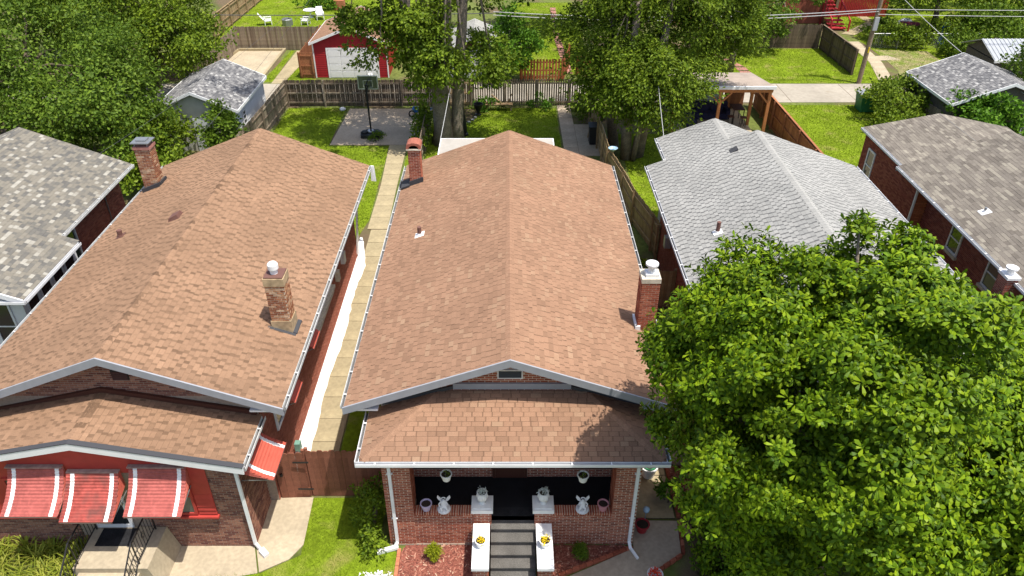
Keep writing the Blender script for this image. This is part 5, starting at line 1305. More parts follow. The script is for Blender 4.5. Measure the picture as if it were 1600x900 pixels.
# two trunked silver maple behind the middle house
tree('maple_tree', 'huge maple with thick grey trunks between the hoop and the lawn urn', (-3.9, 44.2, 0),
     [((-8.0, 46.0, 10.8), (4.2, 3.6, 3.2), .75), ((-2.2, 46.0, 11.0), (3.9, 3.4, 5.0), .8), ((-3.6, 42.6, 5.0), (1.9, 1.1, 2.3), .26), ((-7.3, 43.8, 6.4), (2.3, 1.5, 2.3), .46), ((-4.9, 42.9, 5.4), (1.3, .8, 2.3), .2), ((-1.2, 44.5, 4.7), (1.7, 1.4, 2.0), .24), ((-5.2, 43.0, 7.6), (2.2, 1.2, 1.8), .26), ((-9.2, 43.4, 14.0), (7.6, 5.5, 3.0), .45), ((-2, 44.5, 17), (5, 5, 4), .2)],
     [([(-4.0, 44.0, -.1), (-3.95, 44.0, .9), (-4.0, 44.0, 3.2), (-4.3, 44.1, 5.2), (-4.5, 44.2, 8.5), (-4.9, 44.4, 13)], [.72, .56, .52, .46, .38, .25]),
      ([(-3.1, 44.3, -.1), (-3.1, 44.3, 1.0), (-2.9, 44.3, 4.0), (-2.6, 44.4, 7.0), (-2.2, 44.6, 12)], [.46, .36, .34, .28, .16]),
      ([(-4.05, 44.0, 3.6), (-3.6, 44.0, 5.4), (-3.5, 44.0, 8.0), (-3.2, 44.0, 12.5)], [.42, .40, .36, .22]),
      ([(-4.3, 44.0, 4.6), (-5.2, 44.0, 6.4), (-5.9, 44.0, 8.8), (-6.8, 44.2, 12.5)], [.34, .30, .26, .16])],
     'leaf_maple', 'bark', L=.24, W=.14, n=5200, K=62, cr=.66, seed=21, per=2, nbranch=20, droop=.45, shell=(.3, 1.0), inner=.05)
# tall tree behind the silver roof
tree('broadleaf_tree', 'tall dense tree with several trunks between the middle house and the pergola', (7.3, 43.2, 0),
     [((9.9, 44.6, 8.6), (4.2, 3.6, 6.0), 1.0), ((6.2, 44.6, 6.6), (3.0, 2.6, 5.2), .7), ((8.2, 41.4, 4.3), (2.8, 1.8, 2.9), .55), ((6.4, 42.6, 4.2), (1.9, 1.4, 2.0), .25), ((12.3, 45.6, 6.9), (2.4, 2.2, 2.7), .35), ((9, 45, 17), (5.5, 5, 4), .45)],
     [([(7.0, 41.6, -.1), (6.9, 41.8, 2.2), (6.9, 42.4, 5), (7.2, 43, 9)], [.34, .28, .25, .15]), ([(7.7, 42.0, -.1), (8.0, 42.2, 2.5), (8.6, 42.8, 5.0), (9.2, 44, 9)], [.40, .34, .28, .15]),
      ([(6.5, 43.6, -.1), (6.2, 43.8, 2.6), (6.0, 44.2, 6), (6.0, 44.5, 9)], [.34, .28, .22, .12]), ([(7.35, 41.3, -.1), (7.55, 41.2, 2.0), (7.8, 41.4, 4.2)], [.16, .14, .10])],
     'leaf_maple', 'bark', L=.215, W=.115, n=11500, K=110, cr=.9, seed=31, per=2, nbranch=16, droop=.4)
# trees on the left
tree('broadleaf_tree', 'wide dark green tree at the left edge beyond the mottled roof', (-27.5, 43, 0),
     [((-27.5, 43.0, 5.2), (6.2, 5.6, 4.6), 1.0), ((-22.3, 39.5, 3.6), (3.6, 3.4, 3.2), .5), ((-33, 42, 5), (5, 5, 4.6), .6)],
     [([(-27.5, 43, -.1), (-27.4, 43, 2), (-27.6, 43, 4.5)], [.4, .32, .2])], 'leaf_dark', 'bark_dark', L=.225, W=.14, n=12000, K=110, cr=1.0, seed=41, per=2, droop=.3)
tree('broadleaf_tree', 'sunlit tree at the top left above the old white garage', (-25.5, 54, 0),
     [((-25.2, 53.0, 6.0), (4.8, 4.2, 4.6), .9), ((-21.4, 50.4, 4.4), (2.6, 2.4, 2.4), .30), ((-30, 55, 6.5), (4.5, 4.5, 5.0), .6)],
     [([(-25.5, 54, -.1), (-25.4, 54, 3), (-25.6, 54, 6)], [.36, .28, .18])], 'leaf_maple', 'bark_dark', L=.225, W=.14, n=11000, K=90, cr=1.0, seed=42, per=2, droop=.3)
tree('broadleaf_tree', 'shaded tree in the upper left corner behind the wide dark tree', (-36, 58, 0),
     [((-36.0, 57.5, 6.5), (6.5, 6.0, 6.0), 1.0), ((-33, 68, 8), (6, 5, 6), .7)],
     [([(-36, 58, -.1), (-36, 58, 4), (-36, 58, 7)], [.4, .3, .2])], 'leaf_dark', 'bark_dark', L=.32, W=.2, n=6000, K=80, cr=1.15, seed=43, per=2, droop=.3)
bush('tall_bush', 'tall bush between the far chimney and the old white garage', (-20.2, 40.6, 1.6), (1.9, 2.0, 1.9), 'leaf_maple', 2300, .22, .15, 40, .6, 51, 2, stems=7, extra=[((-19.0, 37.2, 1.0), (1.8, 2.0, 1.3), .5)])
bush('tall_bush', 'bright vine covered bush beside the sunlit fence and white garage', (-16.55, 41.5, 1.5), (.95, 1.1, 1.6), 'leaf_yellow', 1300, .20, .14, 24, .5, 52, 2)
bush('leafy_shrub', 'leafy shrub in the gap behind the far chimney of the red awning house', (-16.0, 33.6, 1.1), (.8, 2.6, 1.3), 'leaf_maple', 1300, .2, .13, 26, .45, 53, 2)
bush('tall_bush', 'bright green bush at the left edge above the mottled roof', (-29.0, 36.4, 2.2), (2.2, 2.0, 2.6), 'leaf_bright', 900, .26, .17, 24, .7, 54, 2)
bush('yellow_green_shrub', 'low yellow green weeds at the rear corner of the red awning house', (-15.6, 36.9, .5), (.9, 1.2, .7), 'leaf_yellow', 500, .16, .10, 16, .3, 55, 2)
# right hand bushes
bush('overgrown_bush', 'overgrown bush on the lawn edge below the green bin', (25.6, 47.9, 1.0), (2.5, 2.0, 1.5), 'leaf_maple', 1900, .22, .14, 40, .55, 61, 2, extra=[((25.0, 45.4, .6), (1.9, 1.3, .9), .4)], stems=8)
bush('overgrown_bush', 'bright leafy bush between the dark garage and the weathered roof', (28.6, 43.3, 1.5), (2.1, 2.0, 1.9), 'leaf_bright', 1700, .27, .19, 34, .6, 62, 2, stems=7)
bush('overgrown_bush', 'leafy vine over the old fence beside the dark garage eave', (26.4, 49.6, 1.1), (1.3, 1.3, 1.3), 'leaf_yellow', 700, .2, .14, 18, .45, 63, 2)
tree('broadleaf_tree', 'dark tree at the right edge in front of the metal shed', (35.6, 48.0, 0), [((35.6, 48.0, 3.4), (3.0, 3.0, 3.0), 1.0)], [([(35.6, 48, -.1), (35.6, 48, 2), (35.6, 48, 3.4)], [.2, .15, .1])], 'leaf_dark', 'bark_dark', L=.27, W=.17, n=2300, K=45, cr=.75, seed=64, per=2, nbranch=8)
tree('broadleaf_tree', 'wide tree at the top right beyond the dry lawn and blue tarp', (37.0, 68.0, 0), [((36.5, 68.5, 4.6), (4.8, 4.0, 2.8), 1.0), ((44, 70, 5), (5, 4.5, 3.6), .7)], [([(37.0, 67.5, -.1), (37.0, 67.5, 2), (36.9, 68, 4)], [.3, .22, .15])], 'leaf_maple', 'bark_dark', L=.32, W=.2, n=3600, K=60, cr=1.0, seed=65, per=2, shell=(.4, 1), inner=.05, nbranch=10)
bush('vine_mound', 'mound of bright vines beside the metal shed', (40.0, 63.8, 1.2), (3.6, 3.2, 1.9), 'leaf_yellow', 2600, .28, .19, 50, .7, 66, 2, extra=[((46, 66, 1.4), (4, 4, 2.2), .8), ((36.8, 61.3, .7), (1.7, 2.2, 1.0), .35)], cat='bush')
bush('vine_mound', 'dark vines hanging on the low chain link fence', (33.4, 64.4, .8), (2.4, 1.1, 1.1), 'leaf_maple', 1500, .22, .15, 30, .5, 67, 2, extra=[((36.5, 65.5, 1.0), (2.0, 1.5, 1.2), .6)])
bush('round_bush', 'rounded light green bush behind the chain link fence post', (31.9, 66.4, .9), (1.2, 1.1, 1.0), 'leaf_dark', 700, .2, .13, 18, .4, 68, 2)
bush('tall_bush', 'bright tangle of bushes in the far top right corner', (47, 76, 2.0), (6, 5, 3.4), 'leaf_yellow', 2600, .34, .22, 50, 1.0, 69, 2, extra=[((38, 78, 2.0), (5, 4, 3.0), .8)])
tree('pear_tree', 'small drooping tree over the shaded grey fence', (22.6, 65.4, 0), [((20.6, 62.8, 2.5), (2.6, 1.6, 1.2), .8), ((23.6, 67.0, 4.4), (4.8, 3.0, 2.0), 1.0), ((29.5, 71, 4.5), (2.6, 2.0, 2.0), .5)],
     [([(22.6, 65.6, -.1), (22.7, 65.7, 1.6), (23.0, 66.3, 3.2)], [.2, .16, .11])], 'leaf_dark', 'bark', L=.26, W=.15, n=2400, K=46, cr=.7, seed=70, per=2, shell=(.3, 1.0), nbranch=12)
tree('broadleaf_tree', 'tree behind the pergola whose bare stub trunk stands by the alley', (17.2, 57.8, 0), [((14.6, 60.0, 5.4), (4.6, 3.2, 3.2), 1.0), ((10, 63, 5.5), (4.5, 4, 4), .8)], [([(17.15, 57.9, -.1), (17.2, 57.9, 2.2), (17.0, 58.2, 3.6)], [.26, .22, .18])], 'leaf_maple', 'bark', L=.28, W=.17, n=3200, K=55, cr=.85, seed=71, per=2, nbranch=10)
tree('young_tree', 'bright young tree between the small white garage and the rust slat fence', (-.2, 55.7, 0), [((-.2, 55.6, 2.1), (1.7, 1.2, 1.8), 1.0), ((1.2, 56.2, 2.6), (1.4, 1.0, 1.2), .4), ((.2, 56.0, 4.1), (1.0, .8, .9), .25)], [([(-.2, 55.7, -.1), (-.15, 55.7, 1.2), (-.1, 55.7, 2.4)], [.09, .07, .05])], 'leaf_bright', 'bark', L=.26, W=.17, n=1300, K=34, cr=.5, seed=72, per=2, nbranch=8)
tree('broadleaf_tree', 'dark tree behind the red garage at the top centre', (-4, 66, 0), [((-3.5, 66.5, 5.5), (4.6, 4, 4.6), 1.0), ((4.4, 70, 6.2), (5.0, 4, 3.8), 1.1)], [([(-4, 66, -.1), (-4, 66, 3), (-4, 66, 5)], [.3, .22, .15])], 'leaf_dark', 'bark_dark', L=.32, W=.2, n=5200, K=70, cr=.95, seed=73, per=2, nbranch=8)
bush('leafy_shrub', 'leafy shrub in the far lawn behind the white chairs', (-18.8, 77.5, .7), (1.9, 1.2, .9), 'leaf_bright', 700, .24, .16, 18, .45, 74, 2)
bush('ivy', 'ivy climbing the old fence at the thick trunk', (-5.35, 44.6, .8), (.45, 2.3, 1.0), 'leaf_maple', 800, .18, .12, 20, .3, 75, 2, stems=3)
bush('ground_shrub', 'shaded shrub in front of the grey picket fence', (5.3, 48.7, .5), (1.2, 1.4, .75), 'leaf_maple', 900, .18, .12, 20, .35, 76, 2)
bush('ground_shrub', 'bright plants at the foot of the picket fence behind the lawn', (-1.2, 49.6, .3), (1.0, .5, .4), 'leaf_bright', 350, .18, .10, 12, .22, 77, 2, extra=[((2.2, 49.8, .45), (.9, .4, .5), .6)])
# front yard plants
bush('leafy_shrub', 'tall shrub in the shade beside the left porch column', (-4.05, 14.95, .75), (.55, .75, .95), 'leaf_maple', 420, .13, .07, 20, .26, 81, 3, stems=6, extra=[((-3.95, 14.1, .45), (.32, .3, .5), .25)])
bush('round_shrub', 'small round chartreuse shrub in the mulch left of the steps', (-2.08, 13.78, .30), (.17, .17, .26), 'leaf_chartreuse', 330, .07, .026, 22, .09, 82, 4, stems=3, cat='shrub')
bush('round_shrub', 'small olive green shrub in the mulch right of the steps', (2.08, 13.82, .27), (.16, .16, .24), 'leaf_yellow', 330, .07, .026, 22, .09, 83, 4, stems=3, cat='shrub')
bush('white_flowers', 'mass of white blossoms at the bottom edge beside the lawn', (-3.55, 12.62, .38), (.62, .35, .26), 'petal_white', 600, .06, .05, 26, .12, 84, 3, stems=3, cat='flowers')
bush('weed_plant', 'small bright plant sticking up beside the green shrub by the walk', (4.95, 15.9, .45), (.25, .25, .4), 'leaf_bright', 120, .15, .07, 8, .15, 85, 3, stems=3, cat='plant')
bush('vine', 'thin vine in the narrow gap along the stained fence', (5.6, 28.3, .5), (.35, 1.6, .6), 'leaf_maple', 360, .16, .1, 12, .25, 86, 2, extra=[((5.6, 26.6, 1.7), (.3, .2, .25), .2)], cat='plant')
# day lilies: arching blades
def lilies(name, label, spots, seed, mat='leaf_lily'):
    g = np.random.default_rng(seed); Vs = []; n = 0
    root = thing(name, label, 'plant', (*spots[0][:2], 0))
    for (x, y, k, h) in spots:
        for _ in range(k):
            a = g.uniform(0, 6.28); l = h * g.uniform(.6, 1.1); dx, dy = math.cos(a), math.sin(a); w = g.uniform(.010, .018)
            bx, by = x + g.normal(0, .06), y + g.normal(0, .06); px, py = -dy * w, dx * w
            pts = [(0, 0), (.16 * l, .5 * l), (.42 * l, .72 * l), (.75 * l, .55 * l), (.95 * l, .28 * l)]
            ww = [1, 1, .8, .55, .05]
            for (r, z), q in zip(pts, ww):
                Vs += [(bx + dx * r - px * q, by + dy * r - py * q, z), (bx + dx * r + px * q, by + dy * r + py * q, z)]
            n += 1
    F = []
    for i in range(n):
        for k in range(4): b = i * 10 + k * 2; F.append((b, b + 1, b + 3, b + 2))
    np_obj('leaves', np.array(Vs), [np.array(F)], mat, root, kind='stuff'); return root
g_ = random.Random(5)
lilies('day_lily_bed', 'arching yellow green day lilies left of the concrete stoop', [(g_.uniform(-15.3, -12.1), g_.uniform(12.4, 14.0), 34, g_.uniform(.5, .85)) for _ in range(46)], 91)
# grass blades on the lawns
def grass(name, pts, n, h, w, seed):
    g = np.random.default_rng(seed); P = np.array(pts); lo, hi = P.min(0), P.max(0)
    xy = g.uniform(lo, hi, (int(n * (hi - lo).prod()), 2))
    x, y = xy[:, 0], xy[:, 1]; ins = np.zeros(len(xy), bool); j = len(P) - 1
    for i in range(len(P)):
        c = ((P[i, 1] > y) != (P[j, 1] > y)) & (x < (P[j, 0] - P[i, 0]) * (y - P[i, 1]) / (P[j, 1] - P[i, 1] + 1e-12) + P[i, 0]); ins ^= c; j = i
    xy = xy[ins]; m = len(xy); a = g.uniform(0, 6.28, m); ln = g.normal(0, .55, (m, 2)); hh = h * g.uniform(.5, 1.2, m); d = np.stack([np.cos(a), np.sin(a)], 1) * w * .5
    z0 = np.full((m, 1), .008)
    V = np.stack([np.concatenate([xy - d, z0], 1), np.concatenate([xy + d, z0], 1), np.concatenate([xy + ln * hh[:, None], hh[:, None]], 1)], 1).reshape(-1, 3)
    o = np_obj(name, V, [np.arange(m * 3).reshape(-1, 3)], 'grass_blade'); o['kind'] = 'stuff'; return o
dens = [1500, 500, 260, 260, 200, 220, 150, 150, 150, 90, 120, 60]
for i, (pts, dn) in enumerate(zip(LAWNS, dens)):
    near = i < 2
    grass('grass', pts, dn, .06 if near else .10, .012 if near else .03, 200 + i)
grass('grass', [(-15.6, 12.0), (-15.6, 14.2), (-11.7, 14.2), (-11.7, 12.0)], 700, .08, .014, 240)
grass('grass', [(29.4, 55.4), (30.2, 58.2), (30.6, 63.6), (34.8, 63.2), (34.6, 57.5), (33.0, 55.4)], 40, .10, .03, 241)
# ================================================================ SMALL THINGS
def pot(name, label, x, y, z, r, h, mat, plant=None, flare=1.0, group=None, cat='flower pot', rim=True, sc=1.0):
    root = thing(name, label, cat, (x, y, z), group)
    r0 = r * .72
    prof = [(r0 * .95, 0), (r0, .01), (r, h * .88), (r * 1.10 if rim else r, h * .88), (r * 1.10 if rim else r, h), (r * .92, h), (r * .86, h * .82)]
    obj('bowl', MB().lathe((x, y, z), prof, 20, capt=False), mat, root, smooth=False)
    obj('soil', MB().lathe((x, y, z), [(r * .88, h * .78), (r * .88, h * .86), (0, h * .88)], 16, capt=False), 'pot_soil', root)
    if plant:
        g = np.random.default_rng(int(abs(x * 100 + y * 37)) + 3)
        kind, n, s = plant
        P = np.stack([x + g.normal(0, r * .42, n), y + g.normal(0, r * .42, n), z + h * .9 + np.abs(g.normal(0, s * .5, n))], 1)
        O = unit(np.stack([P[:, 0] - x, P[:, 1] - y, np.full(n, r)], 1))
        leaves('foliage' if 'petal' not in kind else 'blossoms', P, O, s * .8, s * .45, kind, root, g, 4)
    return root
pot('flower_pot', 'white pot of yellow flowers on the left white cheek wall', -.74, 13.45, 1.02, .15, .24, 'ceramic_white', ('petal_yellow', 16, .07))
pot('flower_pot', 'white pot of yellow flowers on the right white cheek wall', 1.03, 13.45, 1.02, .15, .24, 'ceramic_white', ('petal_yellow', 22, .07))
pot('flower_pot', 'lilac rimmed pot on the left parapet beside the white statue', -2.30, 14.43, 1.36, .155, .25, 'pot_lilac')
pot('flower_pot', 'pink pot at the right end of the right parapet', 2.70, 14.43, 1.36, .15, .25, 'pot_pink')
def urn(label, x, y, z, seed):
    r = thing('urn', label, 'urn', (x, y, z))
    prof = [(.10, 0), (.10, .03), (.05, .06), (.055, .09), (.12, .15), (.155, .25), (.15, .34), (.125, .39), (.15, .43), (.125, .43), (.11, .38)]
    obj('bowl', MB().lathe((x, y, z), prof, 20, capt=False), 'ceramic_white', r, smooth=True)
    obj('soil', MB().lathe((x, y, z), [(.12, .36), (.12, .385), (0, .39)], 12, capt=False), 'pot_soil', r)
    for k in range(8):
        a = k * math.pi / 4; obj('gadroon', MB().tube([(x + .11 * math.cos(a), y + .11 * math.sin(a), z + .13), (x + .158 * math.cos(a), y + .158 * math.sin(a), z + .25), (x + .135 * math.cos(a), y + .135 * math.sin(a), z + .37)], [.012, .02, .01], 6), 'ceramic_white', r, smooth=True)
    g = np.random.default_rng(seed); P = np.stack([x + g.normal(0, .05, 12), y + g.normal(0, .05, 12), z + .42 + g.uniform(0, .07, 12)], 1)
    leaves('succulent', P, unit(P - np.array((x, y, z + .3))), .085, .035, 'succulent', r, g, 5); return r
urn('white urn with silvery succulents on the left pier', -.715, 14.50, 1.56, 5); urn('white urn with silvery succulents on the right pier', 1.01, 14.50, 1.56, 6)
def hanging(label, x, y, z):
    r = pot('hanging_pot', label, x, y, z, .15, .23, 'ceramic_white', ('leaf_maple', 7, .07))
    for k in range(3):
        a = k * 2.094 + .5; obj('wire', MB().tube([(x + .155 * math.cos(a), y + .155 * math.sin(a), z + .22), (x, y, z + .75)], .004, 4), 'cable_dark', r)
    obj('hook', MB().tube([(x, y, z + .75), (x, y, 3.67)], .005, 4), 'cable_dark', r)
hanging('white hanging pot under the porch eave left of the steps', -1.67, 14.35, 2.66); hanging('white hanging pot under the porch eave right of the steps', 2.06, 14.35, 2.62)
def skin_mesh(name, verts, edges, radii, mat, parent, sub=1):
    me = bpy.data.meshes.new(name); me.from_pydata(verts, edges, []); ob = bpy.data.objects.new('tmp', me); COL.objects.link(ob)
    ob.modifiers.new('skin', 'SKIN'); ss = ob.modifiers.new('sub', 'SUBSURF'); ss.levels = sub; ss.render_levels = sub
    for v, r in zip(me.skin_vertices[0].data, radii): v.radius = (r, r) if not hasattr(r, '__len__') else r
    me.skin_vertices[0].data[0].use_root = True
    dg = bpy.context.evaluated_depsgraph_get(); ev = ob.evaluated_get(dg); m2 = bpy.data.meshes.new_from_object(ev); m2.materials.clear(); m2.materials.append(MATS[mat])
    for p in m2.polygons: p.use_smooth = True
    bpy.data.objects.remove(ob); V = np.array([v.co[:] for v in m2.vertices]); o0 = (V.min(0) + V.max(0)) / 2; o0[2] = V[:, 2].min(); m2.transform(Matrix.Translation(Vector(-o0)))
    o = bpy.data.objects.new(name, m2); place(o, o0, parent); return o
def cherub(label, x, y, z, mir):
    r = thing('cherub_statue', label, 'statue', (x, y, z)); m = mir
    b = MB(); b.lathe((x, y, z), [(.19, 0), (.19, .04), (.16, .06), (.13, .07)], 18); obj('base', b, 'statue_white', r)
    q = lambda a, b_, c: (x + m * a, y + b_, z + c)
    V = [q(0, 0, .17), q(0, 0, .25), q(0, -.01, .32), q(0, -.01, .36), q(0, -.015, .42), q(.05, -.06, .14), q(.10, -.11, .12), q(.10, -.12, .07), q(-.05, -.05, .14), q(-.08, -.12, .15), q(-.03, -.15, .08),
         q(.075, -.01, .31), q(.12, -.05, .25), q(.07, -.10, .27), q(-.075, -.01, .31), q(-.14, -.02, .24), q(-.10, -.06, .16)]
    E_ = [(0, 1), (1, 2), (2, 3), (3, 4), (0, 5), (5, 6), (6, 7), (0, 8), (8, 9), (9, 10), (2, 11), (11, 12), (12, 13), (2, 14), (14, 15), (15, 16)]
    rad = [.08, .066, .058, .034, .066, .042, .034, .022, .042, .034, .022, .026, .021, .018, .026, .021, .018]
    skin_mesh('figure', V, E_, rad, 'statue_white', r)
    hd = MB()
    for k in range(7):
        a = k / 6 * math.pi; hd.lathe((x + m * .045 * math.cos(a), y + .02, z + .44 + .03 * math.sin(a)), [(0, -.02), (.022, 0), (0, .02)], 6, capb=False, capt=False)
    obj('hair', hd, 'statue_white', r)
    for s in (-1, 1):
        w = MB(); w.prism([q(s * .03, .05, .29), q(s * .09, .06, .40), q(s * .17, .07, .49), q(s * .19, .07, .40), q(s * .14, .06, .31), q(s * .06, .05, .25)], (0, .02, 0)); obj('wing', w, 'statue_white', r)
cherub('white winged cherub statue on the left porch parapet', -1.80, 14.42, 1.36, 1); cherub('white winged cherub statue on the right porch parapet', 2.12, 14.42, 1.36, -1)
r = pot('planter', 'red tub planter with a gazing ball beside the right porch corner', 3.98, 14.75, .04, .20, .30, 'pot_red', None, cat='planter')
tag(obj('gazing_ball', MB().lathe((4.08, 14.92, .34), [(.012, 0), (.012, .28), (.05, .30), (.09, .36), (.10, .41), (.085, .47), (.04, .505), (0, .51)], 16, capt=False), 'gazing_glass', smooth=True), 'glass gazing ball standing in the red tub planter', 'gazing ball')
r = pot('planter', 'cream tub with a green plastic lid at the right porch side', 4.5, 16.9, .04, .26, .45, 'ceramic_white', None, cat='planter')
obj('hose_coil', MB().tube([(4.5 + .2 * math.cos(a), 16.9 + .2 * math.sin(a), .46 + a * .003) for a in np.linspace(0, 18, 60)], .022, 6), 'pot_green', r)
b = thing('planter', 'white bowl of red and orange flowers at the bottom edge', 'planter', (4.02, 12.86, 0))
obj('bowl', MB().lathe((4.02, 12.86, 0), [(.14, 0), (.14, .05), (.06, .12), (.06, .36), (.12, .44), (.21, .54), (.22, .60), (.19, .60), (.16, .54)], 20, capt=False), 'ceramic_white', b)
g = np.random.default_rng(8); P = np.stack([4.02 + g.normal(0, .07, 26), 12.86 + g.normal(0, .07, 26), .60 + g.uniform(0, .09, 26)], 1); leaves('blossoms', P, unit(P - np.array((4.02, 12.86, .4))), .07, .05, 'petal_red', b, g, 4)
pb = thing('blue_pot', 'blue glazed bowl with pale centre at the foot of the left cheek wall', 'flower pot', (-.78, 12.55, 0))
obj('bowl', MB().lathe((-.78, 12.55, 0), [(.12, 0), (.15, .2), (.19, .44), (.19, .50), (.16, .50), (.14, .42)], 18, capt=False), 'pot_blue', pb); obj('soil', MB().lathe((-.78, 12.55, 0), [(.15, .42), (0, .44)], 14, capb=False, capt=False), 'metal_light', pb)
tag(obj('paving_stone', MB().box(5.12, 5.48, 14.55, 14.9, .0, .07), 'paver_red'), 'square reddish paving stone beside the walk edging', 'paving stone')
rk = MB(); rk.lathe((5.55, 17.6, 0), [(.30, 0), (.36, .12), (.33, .30), (.20, .42), (0, .45)], 12, capt=False); tag(obj('boulder', rk, 'rock', smooth=True), 'round reddish boulder in the bed beside the porch roof corner', 'boulder')
tag(obj('catch_basin', MB().prism([(-6.95, 17.7, .3), (-6.77, 17.7, .3), (-6.77, 17.9, .3), (-6.95, 17.9, .3)], (0, 0, .3)).bar((-6.85, 17.82, 0), (-6.85, 17.82, .25), .05, up=(0, 1, 0)), 'plastic_green_pale'), 'pale green box on the white coated ground behind the gate', 'utility box')
tag(obj('wall_tap', MB().lathe((-7.0, 16.25, 1.0), [(.02, 0), (.05, .03), (.05, .07), (.02, .1)], 10).box(-7.06, -6.9, 16.22, 16.28, 1.0, 1.04), 'stone_sill'), 'small tap on the brick wall left of the gate', 'tap')
# basketball hoop
bh = thing('basketball_hoop', 'portable basketball hoop with clear backboard on the patio', 'basketball hoop', (-8.55, 44.9, 0))
obj('base', MB().prism([(-9.15, 44.55, .04), (-7.95, 44.55, .04), (-7.85, 45.15, .04), (-8.2, 45.6, .04), (-8.9, 45.6, .04), (-9.25, 45.15, .04)], (0, 0, .22)), 'plastic_black', bh)
obj('pole', MB().tube([(-8.55, 45.0, .2), (-8.62, 45.1, 3.3)], .055, 8), 'trim_black', bh)
obj('arm', MB().bar((-8.6, 45.1, 3.2), (-8.64, 45.9, 3.25), .06).bar((-8.6, 45.1, 2.7), (-8.64, 45.9, 2.95), .06), 'trim_black', bh)
fr = MB(); fr.box(-9.25, -8.0, 45.92, 45.97, 2.72, 2.78).box(-9.25, -8.0, 45.92, 45.97, 3.52, 3.58).box(-9.25, -9.19, 45.92, 45.97, 2.78, 3.52).box(-8.06, -8.0, 45.92, 45.97, 2.78, 3.52); fr.box(-8.92, -8.33, 45.92, 45.968, 2.85, 2.88).box(-8.92, -8.33, 45.92, 45.968, 3.25, 3.28).box(-8.92, -8.89, 45.92, 45.968, 2.88, 3.25).box(-8.36, -8.33, 45.92, 45.968, 2.88, 3.25)
bd = obj('backboard_frame', fr, 'metal_light', bh); obj('backboard', MB().box(-9.19, -8.06, 45.935, 45.95, 2.78, 3.52), 'glass_bright', bd)
obj('rim', MB().tube([(-8.63 + .225 * math.cos(a), 46.22 + .225 * math.sin(a), 2.92) for a in np.linspace(0, 2 * math.pi, 20)], .012, 5, cap=False), 'petal_red', bh)
for k in range(3): tag(obj('sandbag', MB().lathe((-8.95 + k * .35, 44.95 + .2 * (k % 2), .26), [(.2, 0), (.24, .06), (.16, .14), (0, .16)], 10, capt=False), 'metal_light' if k % 2 else 'plastic_black', smooth=True), ['dark sandbag at the left of the hoop base', 'pale sandbag in the middle of the hoop base', 'dark sandbag at the right of the hoop base'][k], 'sandbag', 'sandbags on the hoop base')
bush('ground_shrub', 'weedy plant growing against the hoop base', (-8.1, 44.2, .25), (.45, .3, .35), 'leaf_yellow', 160, .14, .07, 10, .18, 95, 2, stems=3, cat='plant')
# yard things
ub = thing('urn', 'black urn planter on the lawn before the pale fence', 'planter', (-1.95, 48.7, 0)); obj('bowl', MB().lathe((-1.95, 48.7, 0), [(.2, 0), (.2, .06), (.1, .14), (.12, .3), (.26, .55), (.33, .8), (.27, .8), (.22, .6)], 14, capt=False), 'pot_black', ub)
obn = thing('obelisk', 'black garden obelisk standing in the shaded lawn', 'garden ornament', (-2.75, 45.2, 0)); obj('base', MB().lathe((-2.75, 45.2, 0), [(.28, 0), (.28, .15), (.2, .2), (.2, .45)], 8), 'pot_black', obn); obj('spire', MB().lathe((-2.75, 45.2, .45), [(.22, 0), (.16, .5), (.09, 1.0), (.03, 1.5), (0, 1.6)], 8, capt=False), 'pot_black', obn)
bn = thing('driftwood_bench', 'crooked wooden bench leaning on the pale fence', 'bench', (-.4, 49.6, 0))
obj('seat', MB().box(-1.5, .35, 49.4, 49.8, .42, .48), 'board_tan', bn)
for pts in ([(-1.1, 49.9, 1.0), (-.5, 49.85, .5), (-.1, 49.8, .1)], [(.3, 49.9, 1.05), (.1, 49.85, .6), (-.4, 49.8, .15)], [(-1.5, 49.6, .6), (-.6, 49.6, .45), (.3, 49.6, .5)]): obj('branch_leg', MB().tube(pts, .055, 6), 'board_tan', bn)
for x in (-1.4, .25): obj('leg', MB().box(x - .05, x + .05, 49.45, 49.75, 0, .42), 'board_tan', bn)
wb = thing('wheelbarrow', 'dark wheelbarrow with blue tray at the base of the ivy fence', 'wheelbarrow', (-5.65, 48.4, 0)); obj('tray', MB().add([(-6.3, 48.1, .62), (-5.0, 48.1, .55), (-5.0, 48.7, .55), (-6.3, 48.7, .62), (-6.1, 48.2, .35), (-5.3, 48.2, .3), (-5.3, 48.6, .3), (-6.1, 48.6, .35)], [(4, 5, 6, 7), (0, 1, 5, 4), (1, 2, 6, 5), (2, 3, 7, 6), (3, 0, 4, 7)]), 'plastic_blue', wb)
wl = MB(); wl.tube([(-6.35 + .2 * math.cos(a), 48.4, .2 + .2 * math.sin(a)) for a in np.linspace(0, 2 * math.pi, 16)], .05, 6, cap=False); obj('wheel', wl, 'plastic_black', wb); obj('handle', MB().bar((-6.3, 48.2, .3), (-4.7, 48.15, .6), .04).bar((-6.3, 48.6, .3), (-4.7, 48.65, .6), .04), 'pole_wood', wb)
